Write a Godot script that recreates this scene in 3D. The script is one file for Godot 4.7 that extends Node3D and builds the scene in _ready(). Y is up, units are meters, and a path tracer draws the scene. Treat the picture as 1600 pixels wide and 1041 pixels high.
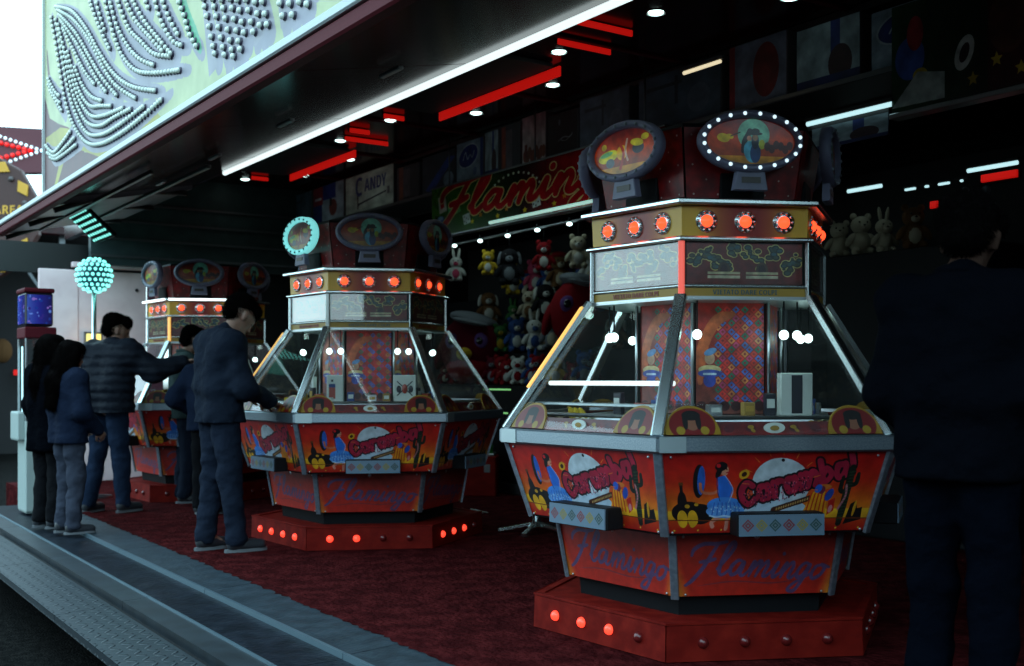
extends Node3D
# A fairground coin pusher arcade at dusk. World axes: X runs along the stall front (to the right seen from the street), Z points out to the street, Y up.

var MT := {}
var TX := {}
var taken := {}
var rng := RandomNumberGenerator.new()
var me_cache := {}


class MB:
	# collects triangles; every triangle is turned so that its front looks away from the point "inside"
	var st := SurfaceTool.new()
	var xf := Transform3D()

	func _init(smooth := false) -> void:
		st.begin(Mesh.PRIMITIVE_TRIANGLES)
		st.set_smooth_group(0 if smooth else -1)

	func tri(a: Vector3, b: Vector3, c: Vector3, inside: Vector3, ua := Vector2.ZERO, ub := Vector2.ZERO, uc := Vector2.ZERO) -> void:
		var n := (c - a).cross(b - a)
		var flip := n.dot((a + b + c) / 3.0 - inside) < 0.0
		st.set_uv(ua)
		st.add_vertex(xf * a)
		if flip:
			st.set_uv(uc)
			st.add_vertex(xf * c)
			st.set_uv(ub)
			st.add_vertex(xf * b)
		else:
			st.set_uv(ub)
			st.add_vertex(xf * b)
			st.set_uv(uc)
			st.add_vertex(xf * c)

	func quad(a: Vector3, b: Vector3, c: Vector3, d: Vector3, inside: Vector3, uv := false) -> void:
		# a lower left, b lower right, c upper right, d upper left
		if uv:
			tri(a, b, c, inside, Vector2(0, 1), Vector2(1, 1), Vector2(1, 0))
			tri(a, c, d, inside, Vector2(0, 1), Vector2(1, 0), Vector2(0, 0))
		else:
			tri(a, b, c, inside)
			tri(a, c, d, inside)

	func prism(low: PackedVector3Array, high: PackedVector3Array, uv_high := false) -> void:
		var mid := Vector3.ZERO
		for p in low:
			mid += p
		for p in high:
			mid += p
		mid /= low.size() + high.size()
		var n := low.size()
		for i in range(1, n - 1):
			tri(low[0], low[i], low[i + 1], mid)
			if not (uv_high and n == 4):
				tri(high[0], high[i], high[i + 1], mid)
		if uv_high and n == 4:
			quad(high[0], high[1], high[2], high[3], mid, true)
		for i in n:
			var j := (i + 1) % n
			quad(low[i], low[j], high[j], high[i], mid)

	func box(c: Vector3, s: Vector3, bevel := 0.0) -> void:
		var h := s / 2.0
		var b := minf(bevel, minf(h.x, minf(h.y, h.z)) * 0.9)
		if b <= 0.0:
			prism(PackedVector3Array([c + Vector3(-h.x, -h.y, -h.z), c + Vector3(h.x, -h.y, -h.z), c + Vector3(h.x, h.y, -h.z), c + Vector3(-h.x, h.y, -h.z)]),
				PackedVector3Array([c + Vector3(-h.x, -h.y, h.z), c + Vector3(h.x, -h.y, h.z), c + Vector3(h.x, h.y, h.z), c + Vector3(-h.x, h.y, h.z)]), true)
			return
		var v := func(sx: float, sy: float, sz: float, ax: int) -> Vector3:
			var p := Vector3(sx * (h.x - b), sy * (h.y - b), sz * (h.z - b))
			p[ax] += [sx, sy, sz][ax] * b
			return c + p
		for ax in 3:
			for s1 in [-1.0, 1.0]:
				var q := []
				for k in [[-1.0, -1.0], [1.0, -1.0], [1.0, 1.0], [-1.0, 1.0]]:
					var g := [0.0, 0.0, 0.0]
					g[ax] = s1
					g[(ax + 1) % 3] = k[0]
					g[(ax + 2) % 3] = k[1]
					q.append(v.call(g[0], g[1], g[2], ax))
				quad(q[0], q[1], q[2], q[3], c)
		for ax in 3:  # edges that run along ax
			var o1 := (ax + 1) % 3
			var o2 := (ax + 2) % 3
			for k in [[-1.0, -1.0], [1.0, -1.0], [1.0, 1.0], [-1.0, 1.0]]:
				var g0 := [0.0, 0.0, 0.0]
				g0[o1] = k[0]
				g0[o2] = k[1]
				var g1 := g0.duplicate()
				g0[ax] = -1.0
				g1[ax] = 1.0
				quad(v.call(g0[0], g0[1], g0[2], o1), v.call(g1[0], g1[1], g1[2], o1), v.call(g1[0], g1[1], g1[2], o2), v.call(g0[0], g0[1], g0[2], o2), c)
		for sx in [-1.0, 1.0]:
			for sy in [-1.0, 1.0]:
				for sz in [-1.0, 1.0]:
					tri(v.call(sx, sy, sz, 0), v.call(sx, sy, sz, 1), v.call(sx, sy, sz, 2), c)

	func tube(p: PackedVector3Array, r: PackedFloat32Array, n := 10) -> void:
		var rings := []
		var side := Vector3.ZERO
		for i in p.size():
			var t := (p[mini(i + 1, p.size() - 1)] - p[maxi(i - 1, 0)]).normalized()
			if side == Vector3.ZERO:
				side = t.cross(Vector3.UP if absf(t.y) < 0.9 else Vector3.RIGHT).normalized()
			side = (side - t * side.dot(t)).normalized()
			var up := side.cross(t)
			var ring := []
			for k in n:
				var a := TAU * k / n
				ring.append(p[i] + (side * cos(a) + up * sin(a)) * r[mini(i, r.size() - 1)])
			rings.append(ring)
		for i in p.size() - 1:
			for k in n:
				var j := (k + 1) % n
				quad(rings[i][k], rings[i][j], rings[i + 1][j], rings[i + 1][k], (p[i] + p[i + 1]) / 2.0)
		var mid := (p[0] + p[p.size() - 1]) / 2.0
		if p.size() > 2:
			mid = p[1]
		for k in n:
			tri(p[0], rings[0][k], rings[0][(k + 1) % n], p[1])
			tri(p[p.size() - 1], rings[p.size() - 1][k], rings[p.size() - 1][(k + 1) % n], p[p.size() - 2])

	func lathe(prof: PackedVector2Array, n := 16, at := Vector3.ZERO, squash := Vector2.ONE) -> void:
		# profile of (radius, height) from the bottom up
		for i in prof.size() - 1:
			var a := prof[i]
			var b := prof[i + 1]
			var nr := b.y - a.y
			var ny := a.x - b.x
			for k in n:
				var t0 := TAU * k / n
				var t1 := TAU * (k + 1) / n
				var tm := (t0 + t1) / 2.0
				var d0 := Vector3(cos(t0) * squash.x, 0, sin(t0) * squash.y)
				var d1 := Vector3(cos(t1) * squash.x, 0, sin(t1) * squash.y)
				var mid := at + (d0 + d1) * (a.x + b.x) / 4.0 + Vector3(0, (a.y + b.y) / 2.0, 0)
				var inside := mid - Vector3(cos(tm) * nr, ny, sin(tm) * nr).normalized()
				var q0 := at + d0 * a.x + Vector3(0, a.y, 0)
				var q1 := at + d1 * a.x + Vector3(0, a.y, 0)
				var q2 := at + d1 * b.x + Vector3(0, b.y, 0)
				var q3 := at + d0 * b.x + Vector3(0, b.y, 0)
				if a.x < 1e-5:
					tri(q0, q2, q3, inside)
				elif b.x < 1e-5:
					tri(q0, q1, q2, inside)
				else:
					quad(q0, q1, q2, q3, inside)

	func ball(c: Vector3, r: Vector3, n := 12, m := 7) -> void:
		for i in m:
			var a0 := PI * i / m - PI / 2
			var a1 := PI * (i + 1) / m - PI / 2
			for k in n:
				var t0 := TAU * k / n
				var t1 := TAU * (k + 1) / n
				var p := [Vector3(cos(a0) * cos(t0), sin(a0), cos(a0) * sin(t0)), Vector3(cos(a0) * cos(t1), sin(a0), cos(a0) * sin(t1)), Vector3(cos(a1) * cos(t1), sin(a1), cos(a1) * sin(t1)), Vector3(cos(a1) * cos(t0), sin(a1), cos(a1) * sin(t0))]
				for j in 4:
					p[j] = c + p[j] * r
				if i > 0:
					tri(p[0], p[1], p[2], c)
				if i < m - 1:
					tri(p[0], p[2], p[3], c)

	func done() -> ArrayMesh:
		st.generate_normals()
		return st.commit()


class Cv:
	# a small painter for flat print; places and sizes run from 0 to 1 across and down, widths are shares of the height
	var im: Image
	var w: int
	var h: int

	func _init(W: int, H: int, c: Color) -> void:
		w = W
		h = H
		im = Image.create(W, H, false, Image.FORMAT_RGB8)
		im.fill(c)

	func poly(p: PackedVector2Array, c: Color) -> void:
		var q := PackedVector2Array()
		var y0 := 1e9
		var y1 := -1e9
		for v in p:
			q.append(Vector2(v.x * w, v.y * h))
			y0 = minf(y0, v.y * h)
			y1 = maxf(y1, v.y * h)
		for y in range(maxi(0, int(y0)), mini(h - 1, int(y1)) + 1):
			var xs := []
			for i in q.size():
				var a := q[i]
				var b := q[(i + 1) % q.size()]
				if (a.y <= y + 0.5) != (b.y <= y + 0.5):
					xs.append(a.x + (y + 0.5 - a.y) / (b.y - a.y) * (b.x - a.x))
			xs.sort()
			for i in range(0, xs.size() - 1, 2):
				im.fill_rect(Rect2i(roundi(xs[i]), y, roundi(xs[i + 1]) - roundi(xs[i]), 1), c)

	func ell(x: float, y: float, rx: float, ry: float, c: Color, rot := 0.0) -> void:
		# rx and ry are shares of the height
		var p := PackedVector2Array()
		for k in 32:
			var a := TAU * k / 32
			var v := Vector2(cos(a) * rx, sin(a) * ry).rotated(rot)
			p.append(Vector2(x + v.x * h / w, y + v.y))
		poly(p, c)

	func rect(x0: float, y0: float, x1: float, y1: float, c: Color) -> void:
		im.fill_rect(Rect2i(roundi(x0 * w), roundi(y0 * h), roundi((x1 - x0) * w), roundi((y1 - y0) * h)), c)

	func disc(x: float, y: float, r: float, c: Color) -> void:
		for dy in range(-ceili(r), ceili(r) + 1):
			if absf(dy) <= r:
				var hw := sqrt(r * r - dy * dy)
				im.fill_rect(Rect2i(roundi(x - hw), roundi(y + dy), maxi(1, roundi(2 * hw)), 1), c)

	func stroke(p: PackedVector2Array, wid: float, c: Color, thin := 1.0) -> void:
		# a smooth brush line through the points; thin below 1 tapers its ends
		var r := wid * h / 2.0
		for i in p.size() - 1:
			var a := p[maxi(i - 1, 0)]
			var b := p[i]
			var d := p[i + 1]
			var e := p[mini(i + 2, p.size() - 1)]
			var px := Vector2((d.x - b.x) * w, (d.y - b.y) * h).length()
			var n := maxi(2, int(px / maxf(1.0, r * 0.4)))
			for k in n + 1:
				var f := float(k) / n
				var v := b.cubic_interpolate(d, a, e, f)
				var along := (i + f) / (p.size() - 1)
				disc(v.x * w, v.y * h, r * lerpf(thin, 1.0, minf(1.0, 4.0 * minf(along, 1.0 - along))), c)

	func vgrad(y0: float, y1: float, c0: Color, c1: Color) -> void:
		for y in range(int(y0 * h), int(y1 * h)):
			im.fill_rect(Rect2i(0, y, w, 1), c0.lerp(c1, (y - y0 * h) / ((y1 - y0) * h)))

	func hgrad(x0: float, x1: float, c0: Color, c1: Color) -> void:
		for x in range(int(x0 * w), int(x1 * w)):
			im.fill_rect(Rect2i(x, 0, 1, h), c0.lerp(c1, (x - x0 * w) / ((x1 - x0) * w)))

	func wear(sd: int, amount: float) -> void:
		# slight unevenness of the print: grime blotches
		var n := FastNoiseLite.new()
		n.seed = sd
		n.frequency = 0.012
		n.fractal_octaves = 4
		for y in range(0, h, 2):
			for x in range(0, w, 2):
				var f := 1.0 + amount * (n.get_noise_2d(x, y) - 0.15)
				for k in 4:
					var X := x + (k & 1)
					var Y := y + (k >> 1)
					if X < w and Y < h:
						var c := im.get_pixel(X, Y)
						im.set_pixel(X, Y, Color(minf(1, c.r * f), minf(1, c.g * f), minf(1, c.b * f)))

	func tex() -> ImageTexture:
		return ImageTexture.create_from_image(im)


# ---------------------------------------------------------------- materials, nodes
const PAINT := 0.68  # base colours of paints, cloths and prints scaled down to balance the brighter sky


func mat(key: String, r := 0.5, g := 0.5, b := 0.5, rough := 0.6, metal := 0.0, glow := 0.0) -> StandardMaterial3D:
	# colours are linear, real-world base colours; glow > 0 makes a lamp of that colour
	if MT.has(key):
		return MT[key]
	var m := StandardMaterial3D.new()
	m.resource_name = key
	var k := PAINT if metal < 0.5 and glow <= 0.0 else 1.0
	m.albedo_color = Color(r * k, g * k, b * k).linear_to_srgb()
	m.roughness = rough
	m.metallic = metal
	if glow > 0.0:
		m.emission_enabled = true
		m.emission = Color(r, g, b).linear_to_srgb()
		m.emission_energy_multiplier = glow
	MT[key] = m
	return m


func printed(key: String, t: Texture2D, rough := 0.35, coat := 0.0) -> StandardMaterial3D:
	var m := StandardMaterial3D.new()
	m.resource_name = key
	m.albedo_texture = t
	m.albedo_color = Color(PAINT, PAINT, PAINT).linear_to_srgb()
	m.roughness = rough
	if coat > 0.0:
		m.clearcoat_enabled = true
		m.clearcoat = coat
		m.clearcoat_roughness = 0.15
	MT[key] = m
	return m


func noise_tex(sd: int, freq: float, ramp: Array, normal := false, bump := 4.0, size := 512) -> NoiseTexture2D:
	var n := FastNoiseLite.new()
	n.seed = sd
	n.frequency = freq
	n.fractal_octaves = 5
	var t := NoiseTexture2D.new()
	t.width = size
	t.height = size
	t.seamless = true
	t.noise = n
	if normal:
		t.as_normal_map = true
		t.bump_strength = bump
	else:
		var g := Gradient.new()
		g.offsets = PackedFloat32Array([0.25, 0.75])
		g.colors = PackedColorArray([ramp[0], ramp[1]])
		t.color_ramp = g
	return t


func worn(key: String, c0: Color, c1: Color, rough: float, metal: float, scale: float, sd: int, freq := 0.02, bump := 0.0) -> StandardMaterial3D:
	# a blotchy surface in two linear colours, laid on in world space
	var m := StandardMaterial3D.new()
	m.resource_name = key
	var pk := PAINT if metal < 0.5 else 1.0
	m.albedo_texture = noise_tex(sd, freq, [(c0 * pk).linear_to_srgb(), (c1 * pk).linear_to_srgb()])
	m.roughness = rough
	m.metallic = metal
	m.uv1_triplanar = true
	m.uv1_world_triplanar = true
	m.uv1_scale = Vector3.ONE * scale
	if bump > 0.0:
		m.normal_enabled = true
		m.normal_texture = noise_tex(sd + 7, freq * 4.0, [], true, bump)
	MT[key] = m
	return m


func cloth(key: String, r: float, g: float, b: float, rough := 0.9) -> StandardMaterial3D:
	var m := mat(key, r, g, b, rough)
	m.normal_enabled = true
	if not TX.has("folds"):
		TX.folds = noise_tex(41, 0.012, [], true, 9.0)
	m.normal_texture = TX.folds
	m.normal_scale = 0.8
	m.uv1_triplanar = true
	m.uv1_scale = Vector3.ONE * 2.2
	m.metallic_specular = 0.15
	return m


func numbered(called: String) -> String:
	var n: int = taken.get(called, 0)
	taken[called] = n + 1
	return called if n == 0 else "%s_%03d" % [called, n]


func part(called: String, m: Mesh, material: Material, parent: Node3D, at := Transform3D(), stuff := false) -> MeshInstance3D:
	var o := MeshInstance3D.new()
	o.name = called
	o.mesh = m
	o.material_override = material
	o.transform = at
	if stuff:
		o.set_meta("kind", "stuff")
	parent.add_child(o, true)
	return o


func thing(called: String, label: String, category: String, at := Transform3D(), group := "") -> Node3D:
	var o := Node3D.new()
	o.name = numbered(called)
	o.transform = at
	o.set_meta("label", label)
	o.set_meta("category", category)
	if group:
		o.set_meta("group", group)
	add_child(o)
	return o


func single(called: String, m: Mesh, material: Material, label: String, category: String, at := Transform3D(), group := "") -> MeshInstance3D:
	var o := MeshInstance3D.new()
	o.name = numbered(called)
	o.mesh = m
	o.material_override = material
	o.transform = at
	o.set_meta("label", label)
	o.set_meta("category", category)
	if group:
		o.set_meta("group", group)
	add_child(o)
	return o


func structure(called: String, m: Mesh, material: Material) -> MeshInstance3D:
	var o := MeshInstance3D.new()
	o.name = called
	o.mesh = m
	o.material_override = material
	o.set_meta("kind", "structure")
	add_child(o)
	return o


func T(p: Vector3, yaw := 0.0, scale := Vector3.ONE) -> Transform3D:
	return Transform3D(Basis(Vector3.UP, yaw).scaled_local(scale), p)


func bx(c: Vector3, s: Vector3, bevel := 0.0) -> ArrayMesh:
	var b := MB.new()
	b.box(c, s, bevel)
	return b.done()


func rod(a: Vector3, b: Vector3, r: float, n := 10) -> ArrayMesh:
	var m := MB.new(true)
	m.tube(PackedVector3Array([a, b]), PackedFloat32Array([r, r]), n)
	return m.done()


func sphere_mesh() -> ArrayMesh:
	if not me_cache.has("sphere"):
		var b := MB.new(true)
		b.ball(Vector3.ZERO, Vector3.ONE, 16, 10)
		me_cache.sphere = b.done()
	return me_cache.sphere


func slab(p: PackedVector2Array, z0: float, z1: float, bevel := 0.0) -> ArrayMesh:
	# a flat convex outline in x and y, given thickness along z
	var b := MB.new()
	var lo := PackedVector3Array()
	var hi := PackedVector3Array()
	var mid := Vector2.ZERO
	for v in p:
		mid += v / p.size()
	for v in p:
		lo.append(Vector3(v.x, v.y, z0))
		hi.append(Vector3(v.x, v.y, z1 - bevel))
	b.prism(lo, hi)
	if bevel > 0.0:
		var top := PackedVector3Array()
		for v in p:
			var q := v + (mid - v).normalized() * bevel
			top.append(Vector3(q.x, q.y, z1))
		b.prism(hi, top)
	return b.done()


func face_slab(x0: float, y0: float, x1: float, y1: float, z: float, th: float) -> ArrayMesh:
	# a panel whose front (towards +z) carries a print
	var b := MB.new()
	b.prism(PackedVector3Array([Vector3(x0, y0, z - th), Vector3(x1, y0, z - th), Vector3(x1, y1, z - th), Vector3(x0, y1, z - th)]),
		PackedVector3Array([Vector3(x0, y0, z), Vector3(x1, y0, z), Vector3(x1, y1, z), Vector3(x0, y1, z)]), true)
	return b.done()


func ellipse(rx: float, ry: float, n := 32) -> PackedVector2Array:
	var p := PackedVector2Array()
	for k in n:
		p.append(Vector2(cos(TAU * k / n) * rx, sin(TAU * k / n) * ry))
	return p


func words(s: String, height: float, bold := true) -> ArrayMesh:
	var key := "words" + s + str(height)
	if not me_cache.has(key):
		var f := SystemFont.new()
		f.font_names = PackedStringArray(["Droid Sans"])
		f.font_weight = 700 if bold else 400
		var t := TextMesh.new()
		t.text = s
		t.font = f
		t.font_size = 32
		t.pixel_size = height / 23.0
		t.depth = 0.002
		t.curve_step = 2.0
		var a := t.get_mesh_arrays()
		var m := ArrayMesh.new()
		m.add_surface_from_arrays(Mesh.PRIMITIVE_TRIANGLES, a)
		me_cache[key] = m
	return me_cache[key]


# ---------------------------------------------------------------- print: hand lettering and artwork
const SCRIPT_FLAMINGO := "0,1.15 0.05,1.55 0.5,1.9 1.2,1.95 1.75,2.1;1.3,1.98 1.05,1.2 0.8,0.4 0.4,-0.4 0.1,-0.75;0.55,0.75 1.0,0.85 1.35,1.0;1.6,0.35 2.0,1.1 2.25,1.8 2.15,2.1 1.95,1.8 1.75,0.9 1.75,0.2 1.95,0 2.25,0.3;3.0,0.85 2.65,0.95 2.35,0.5 2.45,0.05 2.75,0.2 3.0,0.85 2.95,0.2 3.15,0 3.4,0.3;3.4,0.3 3.6,0.9 3.55,0;3.57,0.3 3.9,0.95 4.02,0.7 3.95,0;3.97,0.3 4.3,0.95 4.45,0.7 4.38,0.1 4.6,0.05 4.8,0.35;4.8,0.3 5.0,0.9 4.95,0.15 5.1,0 5.35,0.3;5.12,1.45 5.14,1.5;5.35,0.3 5.55,0.9 5.5,0;5.52,0.3 5.85,0.95 6.02,0.7 5.95,0.1 6.15,0 6.4,0.35;7.0,0.85 6.65,0.95 6.4,0.5 6.5,0.05 6.8,0.2 7.0,0.85 6.9,0 6.65,-0.8 6.25,-0.75 6.5,-0.3 7.25,0.3;7.75,0.9 7.4,0.75 7.3,0.3 7.5,0 7.85,0.25 7.95,0.7 7.7,0.9 8.2,0.75"
const LETTERS_CARAMBA := "0.9,1.0 0.6,1.25 0.2,0.9 0.15,0.3 0.5,-0.05 0.95,0.2;1.75,0.75 1.35,0.8 1.2,0.35 1.45,0 1.75,0.3 1.8,0.8 1.75,0;2.2,0.85 2.15,0;2.18,0.5 2.45,0.85 2.7,0.8;3.5,0.75 3.1,0.8 2.95,0.35 3.2,0 3.5,0.3 3.55,0.8 3.5,0;3.95,0.85 3.9,0;3.95,0.5 4.25,0.85 4.4,0.6 4.35,0;4.4,0.5 4.7,0.85 4.9,0.6 4.85,0;5.3,1.35 5.25,0.05;5.25,0.3 5.55,0 5.85,0.35 5.6,0.8 5.27,0.5;6.75,0.75 6.35,0.8 6.2,0.35 6.45,0 6.75,0.3 6.8,0.8 6.75,0;7.3,1.35 7.25,0.45;7.22,0.08 7.23,0.1"


func lines_of(s: String) -> Array:
	var out := []
	for line in s.split(";"):
		var p := PackedVector2Array()
		for pair in line.split(" ", false):
			var xy := pair.split(",")
			p.append(Vector2(float(xy[0]), float(xy[1])))
		out.append(p)
	return out


func letter(c: Cv, s: String, x: float, y: float, size: float, shear: float, tilt: float, wid: float, col: Color, wide := 1.0, thin := 0.7) -> void:
	# x, y: start of the base line; size: height of a small letter, both as shares of the picture
	for p in lines_of(s):
		var q := PackedVector2Array()
		for v in p:
			var u := Vector2((v.x * wide + v.y * shear) * size, -v.y * size).rotated(tilt)
			q.append(Vector2(x + u.x * c.h / c.w, y + u.y))
		c.stroke(q, wid, col, thin)


func rgb8(r: int, g: int, b: int) -> Color:
	return Color8(r, g, b)


func art_cabinet() -> Texture2D:
	var c := Cv.new(1024, 384, rgb8(196, 22, 16))
	c.vgrad(0.0, 0.35, rgb8(190, 14, 14), rgb8(206, 40, 16))
	c.vgrad(0.35, 0.72, rgb8(206, 40, 16), rgb8(238, 128, 26))
	c.vgrad(0.72, 0.84, rgb8(246, 186, 40), rgb8(240, 160, 30))
	c.vgrad(0.84, 1.0, rgb8(214, 66, 18), rgb8(186, 26, 14))
	var dark := rgb8(18, 14, 16)
	# hills and bottles at the left
	c.ell(0.1, 0.74, 0.2, 0.14, dark)
	c.ell(0.15, 0.76, 0.16, 0.13, dark)
	c.ell(0.075, 0.62, 0.055, 0.15, dark)
	c.rect(0.068, 0.38, 0.082, 0.52, dark)
	c.rect(0.065, 0.36, 0.085, 0.4, rgb8(120, 60, 20))
	c.ell(0.07, 0.82, 0.06, 0.11, rgb8(240, 172, 30))
	c.ell(0.115, 0.82, 0.06, 0.11, rgb8(240, 172, 30))
	c.ell(0.095, 0.66, 0.03, 0.025, rgb8(210, 150, 30))
	c.ell(0.135, 0.64, 0.025, 0.02, rgb8(210, 150, 30))
	c.ell(0.155, 0.35, 0.07, 0.21, dark, 0.12)
	c.ell(0.165, 0.34, 0.045, 0.18, rgb8(40, 96, 190), 0.12)
	# dancer in a blue dress
	c.stroke(PackedVector2Array([Vector2(0.215, 0.92), Vector2(0.205, 0.86), Vector2(0.24, 0.8), Vector2(0.25, 0.72)]), 0.05, rgb8(226, 140, 120))
	c.stroke(PackedVector2Array([Vector2(0.285, 0.95), Vector2(0.28, 0.86), Vector2(0.27, 0.72)]), 0.05, rgb8(226, 140, 120))
	c.stroke(PackedVector2Array([Vector2(0.25, 0.45), Vector2(0.21, 0.5), Vector2(0.165, 0.48), Vector2(0.16, 0.38)]), 0.035, rgb8(214, 110, 80))
	c.poly(PackedVector2Array([Vector2(0.238, 0.3), Vector2(0.27, 0.28), Vector2(0.3, 0.45), Vector2(0.275, 0.62), Vector2(0.235, 0.6)]), rgb8(44, 110, 214))
	c.ell(0.26, 0.66, 0.21, 0.11, rgb8(70, 138, 226))
	c.ell(0.265, 0.73, 0.24, 0.085, rgb8(100, 160, 232))
	for k in 7:
		c.stroke(PackedVector2Array([Vector2(0.215 + k * 0.017, 0.62), Vector2(0.2 + k * 0.022, 0.77)]), 0.012, rgb8(40, 92, 186))
	c.ell(0.268, 0.21, 0.055, 0.075, rgb8(220, 140, 110))
	c.ell(0.257, 0.17, 0.075, 0.055, dark, -0.3)
	c.ell(0.245, 0.24, 0.03, 0.08, dark, 0.5)
	c.ell(0.355, 0.27, 0.07, 0.05, rgb8(226, 160, 30), -0.7)
	c.ell(0.355, 0.27, 0.035, 0.025, rgb8(60, 30, 10), -0.7)
	# the moon and the slanted name
	c.ell(0.52, 0.43, 0.36, 0.36, rgb8(206, 214, 222))
	c.ell(0.51, 0.72, 0.42, 0.13, rgb8(186, 202, 220))
	c.ell(0.53, 0.1, 0.02, 0.02, dark)
	letter(c, LETTERS_CARAMBA, 0.335, 0.66, 0.2, 0.12, -0.27, 0.125, rgb8(26, 12, 18), 0.98, 1.0)
	letter(c, LETTERS_CARAMBA, 0.335, 0.66, 0.2, 0.12, -0.27, 0.075, rgb8(176, 28, 58), 0.98, 1.0)
	var sp := RandomNumberGenerator.new()
	sp.seed = 4
	for k in 150:
		var u := sp.randf()
		c.ell(0.345 + 0.3 * u, 0.62 - 0.2 * u + sp.randf_range(-0.12, 0.1), 0.008, 0.011, [rgb8(30, 14, 22), rgb8(96, 30, 80), rgb8(214, 90, 110)][k % 3])
	c.stroke(PackedVector2Array([Vector2(0.5, 0.72), Vector2(0.665, 0.58)]), 0.075, rgb8(74, 30, 14), 1.0)
	for k in 14:
		c.rect(0.512 + k * 0.011, 0.695 - k * 0.0094, 0.519 + k * 0.011, 0.725 - k * 0.0094, rgb8(196, 150, 90))
	# striped rider, cactus and bottles at the right
	c.poly(PackedVector2Array([Vector2(0.65, 0.76), Vector2(0.68, 0.5), Vector2(0.71, 0.44), Vector2(0.75, 0.52), Vector2(0.77, 0.78)]), rgb8(240, 150, 24))
	for k in 5:
		c.stroke(PackedVector2Array([Vector2(0.672 + k * 0.018, 0.52), Vector2(0.668 + k * 0.022, 0.78)]), 0.02, rgb8(196, 52, 16))
	c.ell(0.728, 0.44, 0.1, 0.035, rgb8(220, 110, 40))
	c.ell(0.72, 0.48, 0.045, 0.05, rgb8(120, 40, 60))
	c.ell(0.7, 0.46, 0.05, 0.055, rgb8(40, 90, 190))
	c.ell(0.765, 0.54, 0.05, 0.08, rgb8(36, 70, 160), 0.3)
	c.poly(PackedVector2Array([Vector2(0.77, 0.62), Vector2(0.8, 0.58), Vector2(0.81, 0.74), Vector2(0.78, 0.8)]), rgb8(200, 30, 24))
	c.stroke(PackedVector2Array([Vector2(0.855, 0.9), Vector2(0.85, 0.5), Vector2(0.845, 0.2)]), 0.1, rgb8(22, 30, 22), 0.8)
	c.stroke(PackedVector2Array([Vector2(0.848, 0.5), Vector2(0.815, 0.48), Vector2(0.812, 0.32)]), 0.06, rgb8(22, 30, 22), 0.8)
	c.stroke(PackedVector2Array([Vector2(0.85, 0.42), Vector2(0.885, 0.4), Vector2(0.885, 0.28)]), 0.06, rgb8(22, 30, 22), 0.8)
	c.stroke(PackedVector2Array([Vector2(0.83, 0.72), Vector2(0.85, 0.56), Vector2(0.84, 0.42)]), 0.03, rgb8(190, 110, 120))
	c.poly(PackedVector2Array([Vector2(0.88, 0.92), Vector2(0.89, 0.66), Vector2(0.915, 0.62), Vector2(0.93, 0.72), Vector2(0.955, 0.7), Vector2(0.965, 0.86)]), dark)
	c.ell(0.915, 0.72, 0.02, 0.1, rgb8(230, 160, 30))
	c.ell(0.79, 0.72, 0.03, 0.05, rgb8(214, 130, 130))
	for k in 16:  # thin rays round the moon, dots on the dress, spines on the cactus
		var a := TAU * k / 16 + 0.1
		var p0 := Vector2(0.52 + cos(a) * 0.145, 0.43 + sin(a) * 0.39)
		if p0.y < 0.5:
			c.stroke(PackedVector2Array([p0, Vector2(0.52 + cos(a) * 0.18, 0.43 + sin(a) * 0.48)]), 0.01, rgb8(240, 120, 40), 0.3)
		c.ell(0.2 + 0.0085 * k, 0.7 + 0.03 * sin(k * 1.9), 0.008, 0.008, rgb8(200, 220, 244))
		c.stroke(PackedVector2Array([Vector2(0.832 + 0.002 * (k % 3), 0.26 + 0.04 * k), Vector2(0.872, 0.25 + 0.04 * k)]), 0.006, rgb8(60, 84, 50), 0.4)
	c.stroke(PackedVector2Array([Vector2(0.235, 0.3), Vector2(0.232, 0.46), Vector2(0.24, 0.6)]), 0.01, rgb8(16, 40, 96))
	c.stroke(PackedVector2Array([Vector2(0.27, 0.28), Vector2(0.3, 0.45), Vector2(0.277, 0.62)]), 0.01, rgb8(150, 190, 240))
	c.stroke(PackedVector2Array([Vector2(0.19, 0.78), Vector2(0.22, 0.8), Vector2(0.26, 0.785), Vector2(0.3, 0.8), Vector2(0.345, 0.775)]), 0.02, rgb8(190, 214, 244))
	c.ell(0.28, 0.205, 0.008, 0.01, rgb8(20, 10, 10))
	c.stroke(PackedVector2Array([Vector2(0.277, 0.245), Vector2(0.287, 0.24)]), 0.012, rgb8(190, 20, 40))
	c.ell(0.246, 0.16, 0.025, 0.025, rgb8(220, 30, 40))
	for k in 9:
		c.ell(0.03 + 0.117 * k, 0.965, 0.012, 0.012, rgb8(246, 190, 60))
	c.stroke(PackedVector2Array([Vector2(0.0, 0.83), Vector2(0.3, 0.845), Vector2(0.6, 0.83), Vector2(1.0, 0.845)]), 0.012, rgb8(120, 50, 16))
	c.wear(3, 0.16)
	return c.tex()


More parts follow.
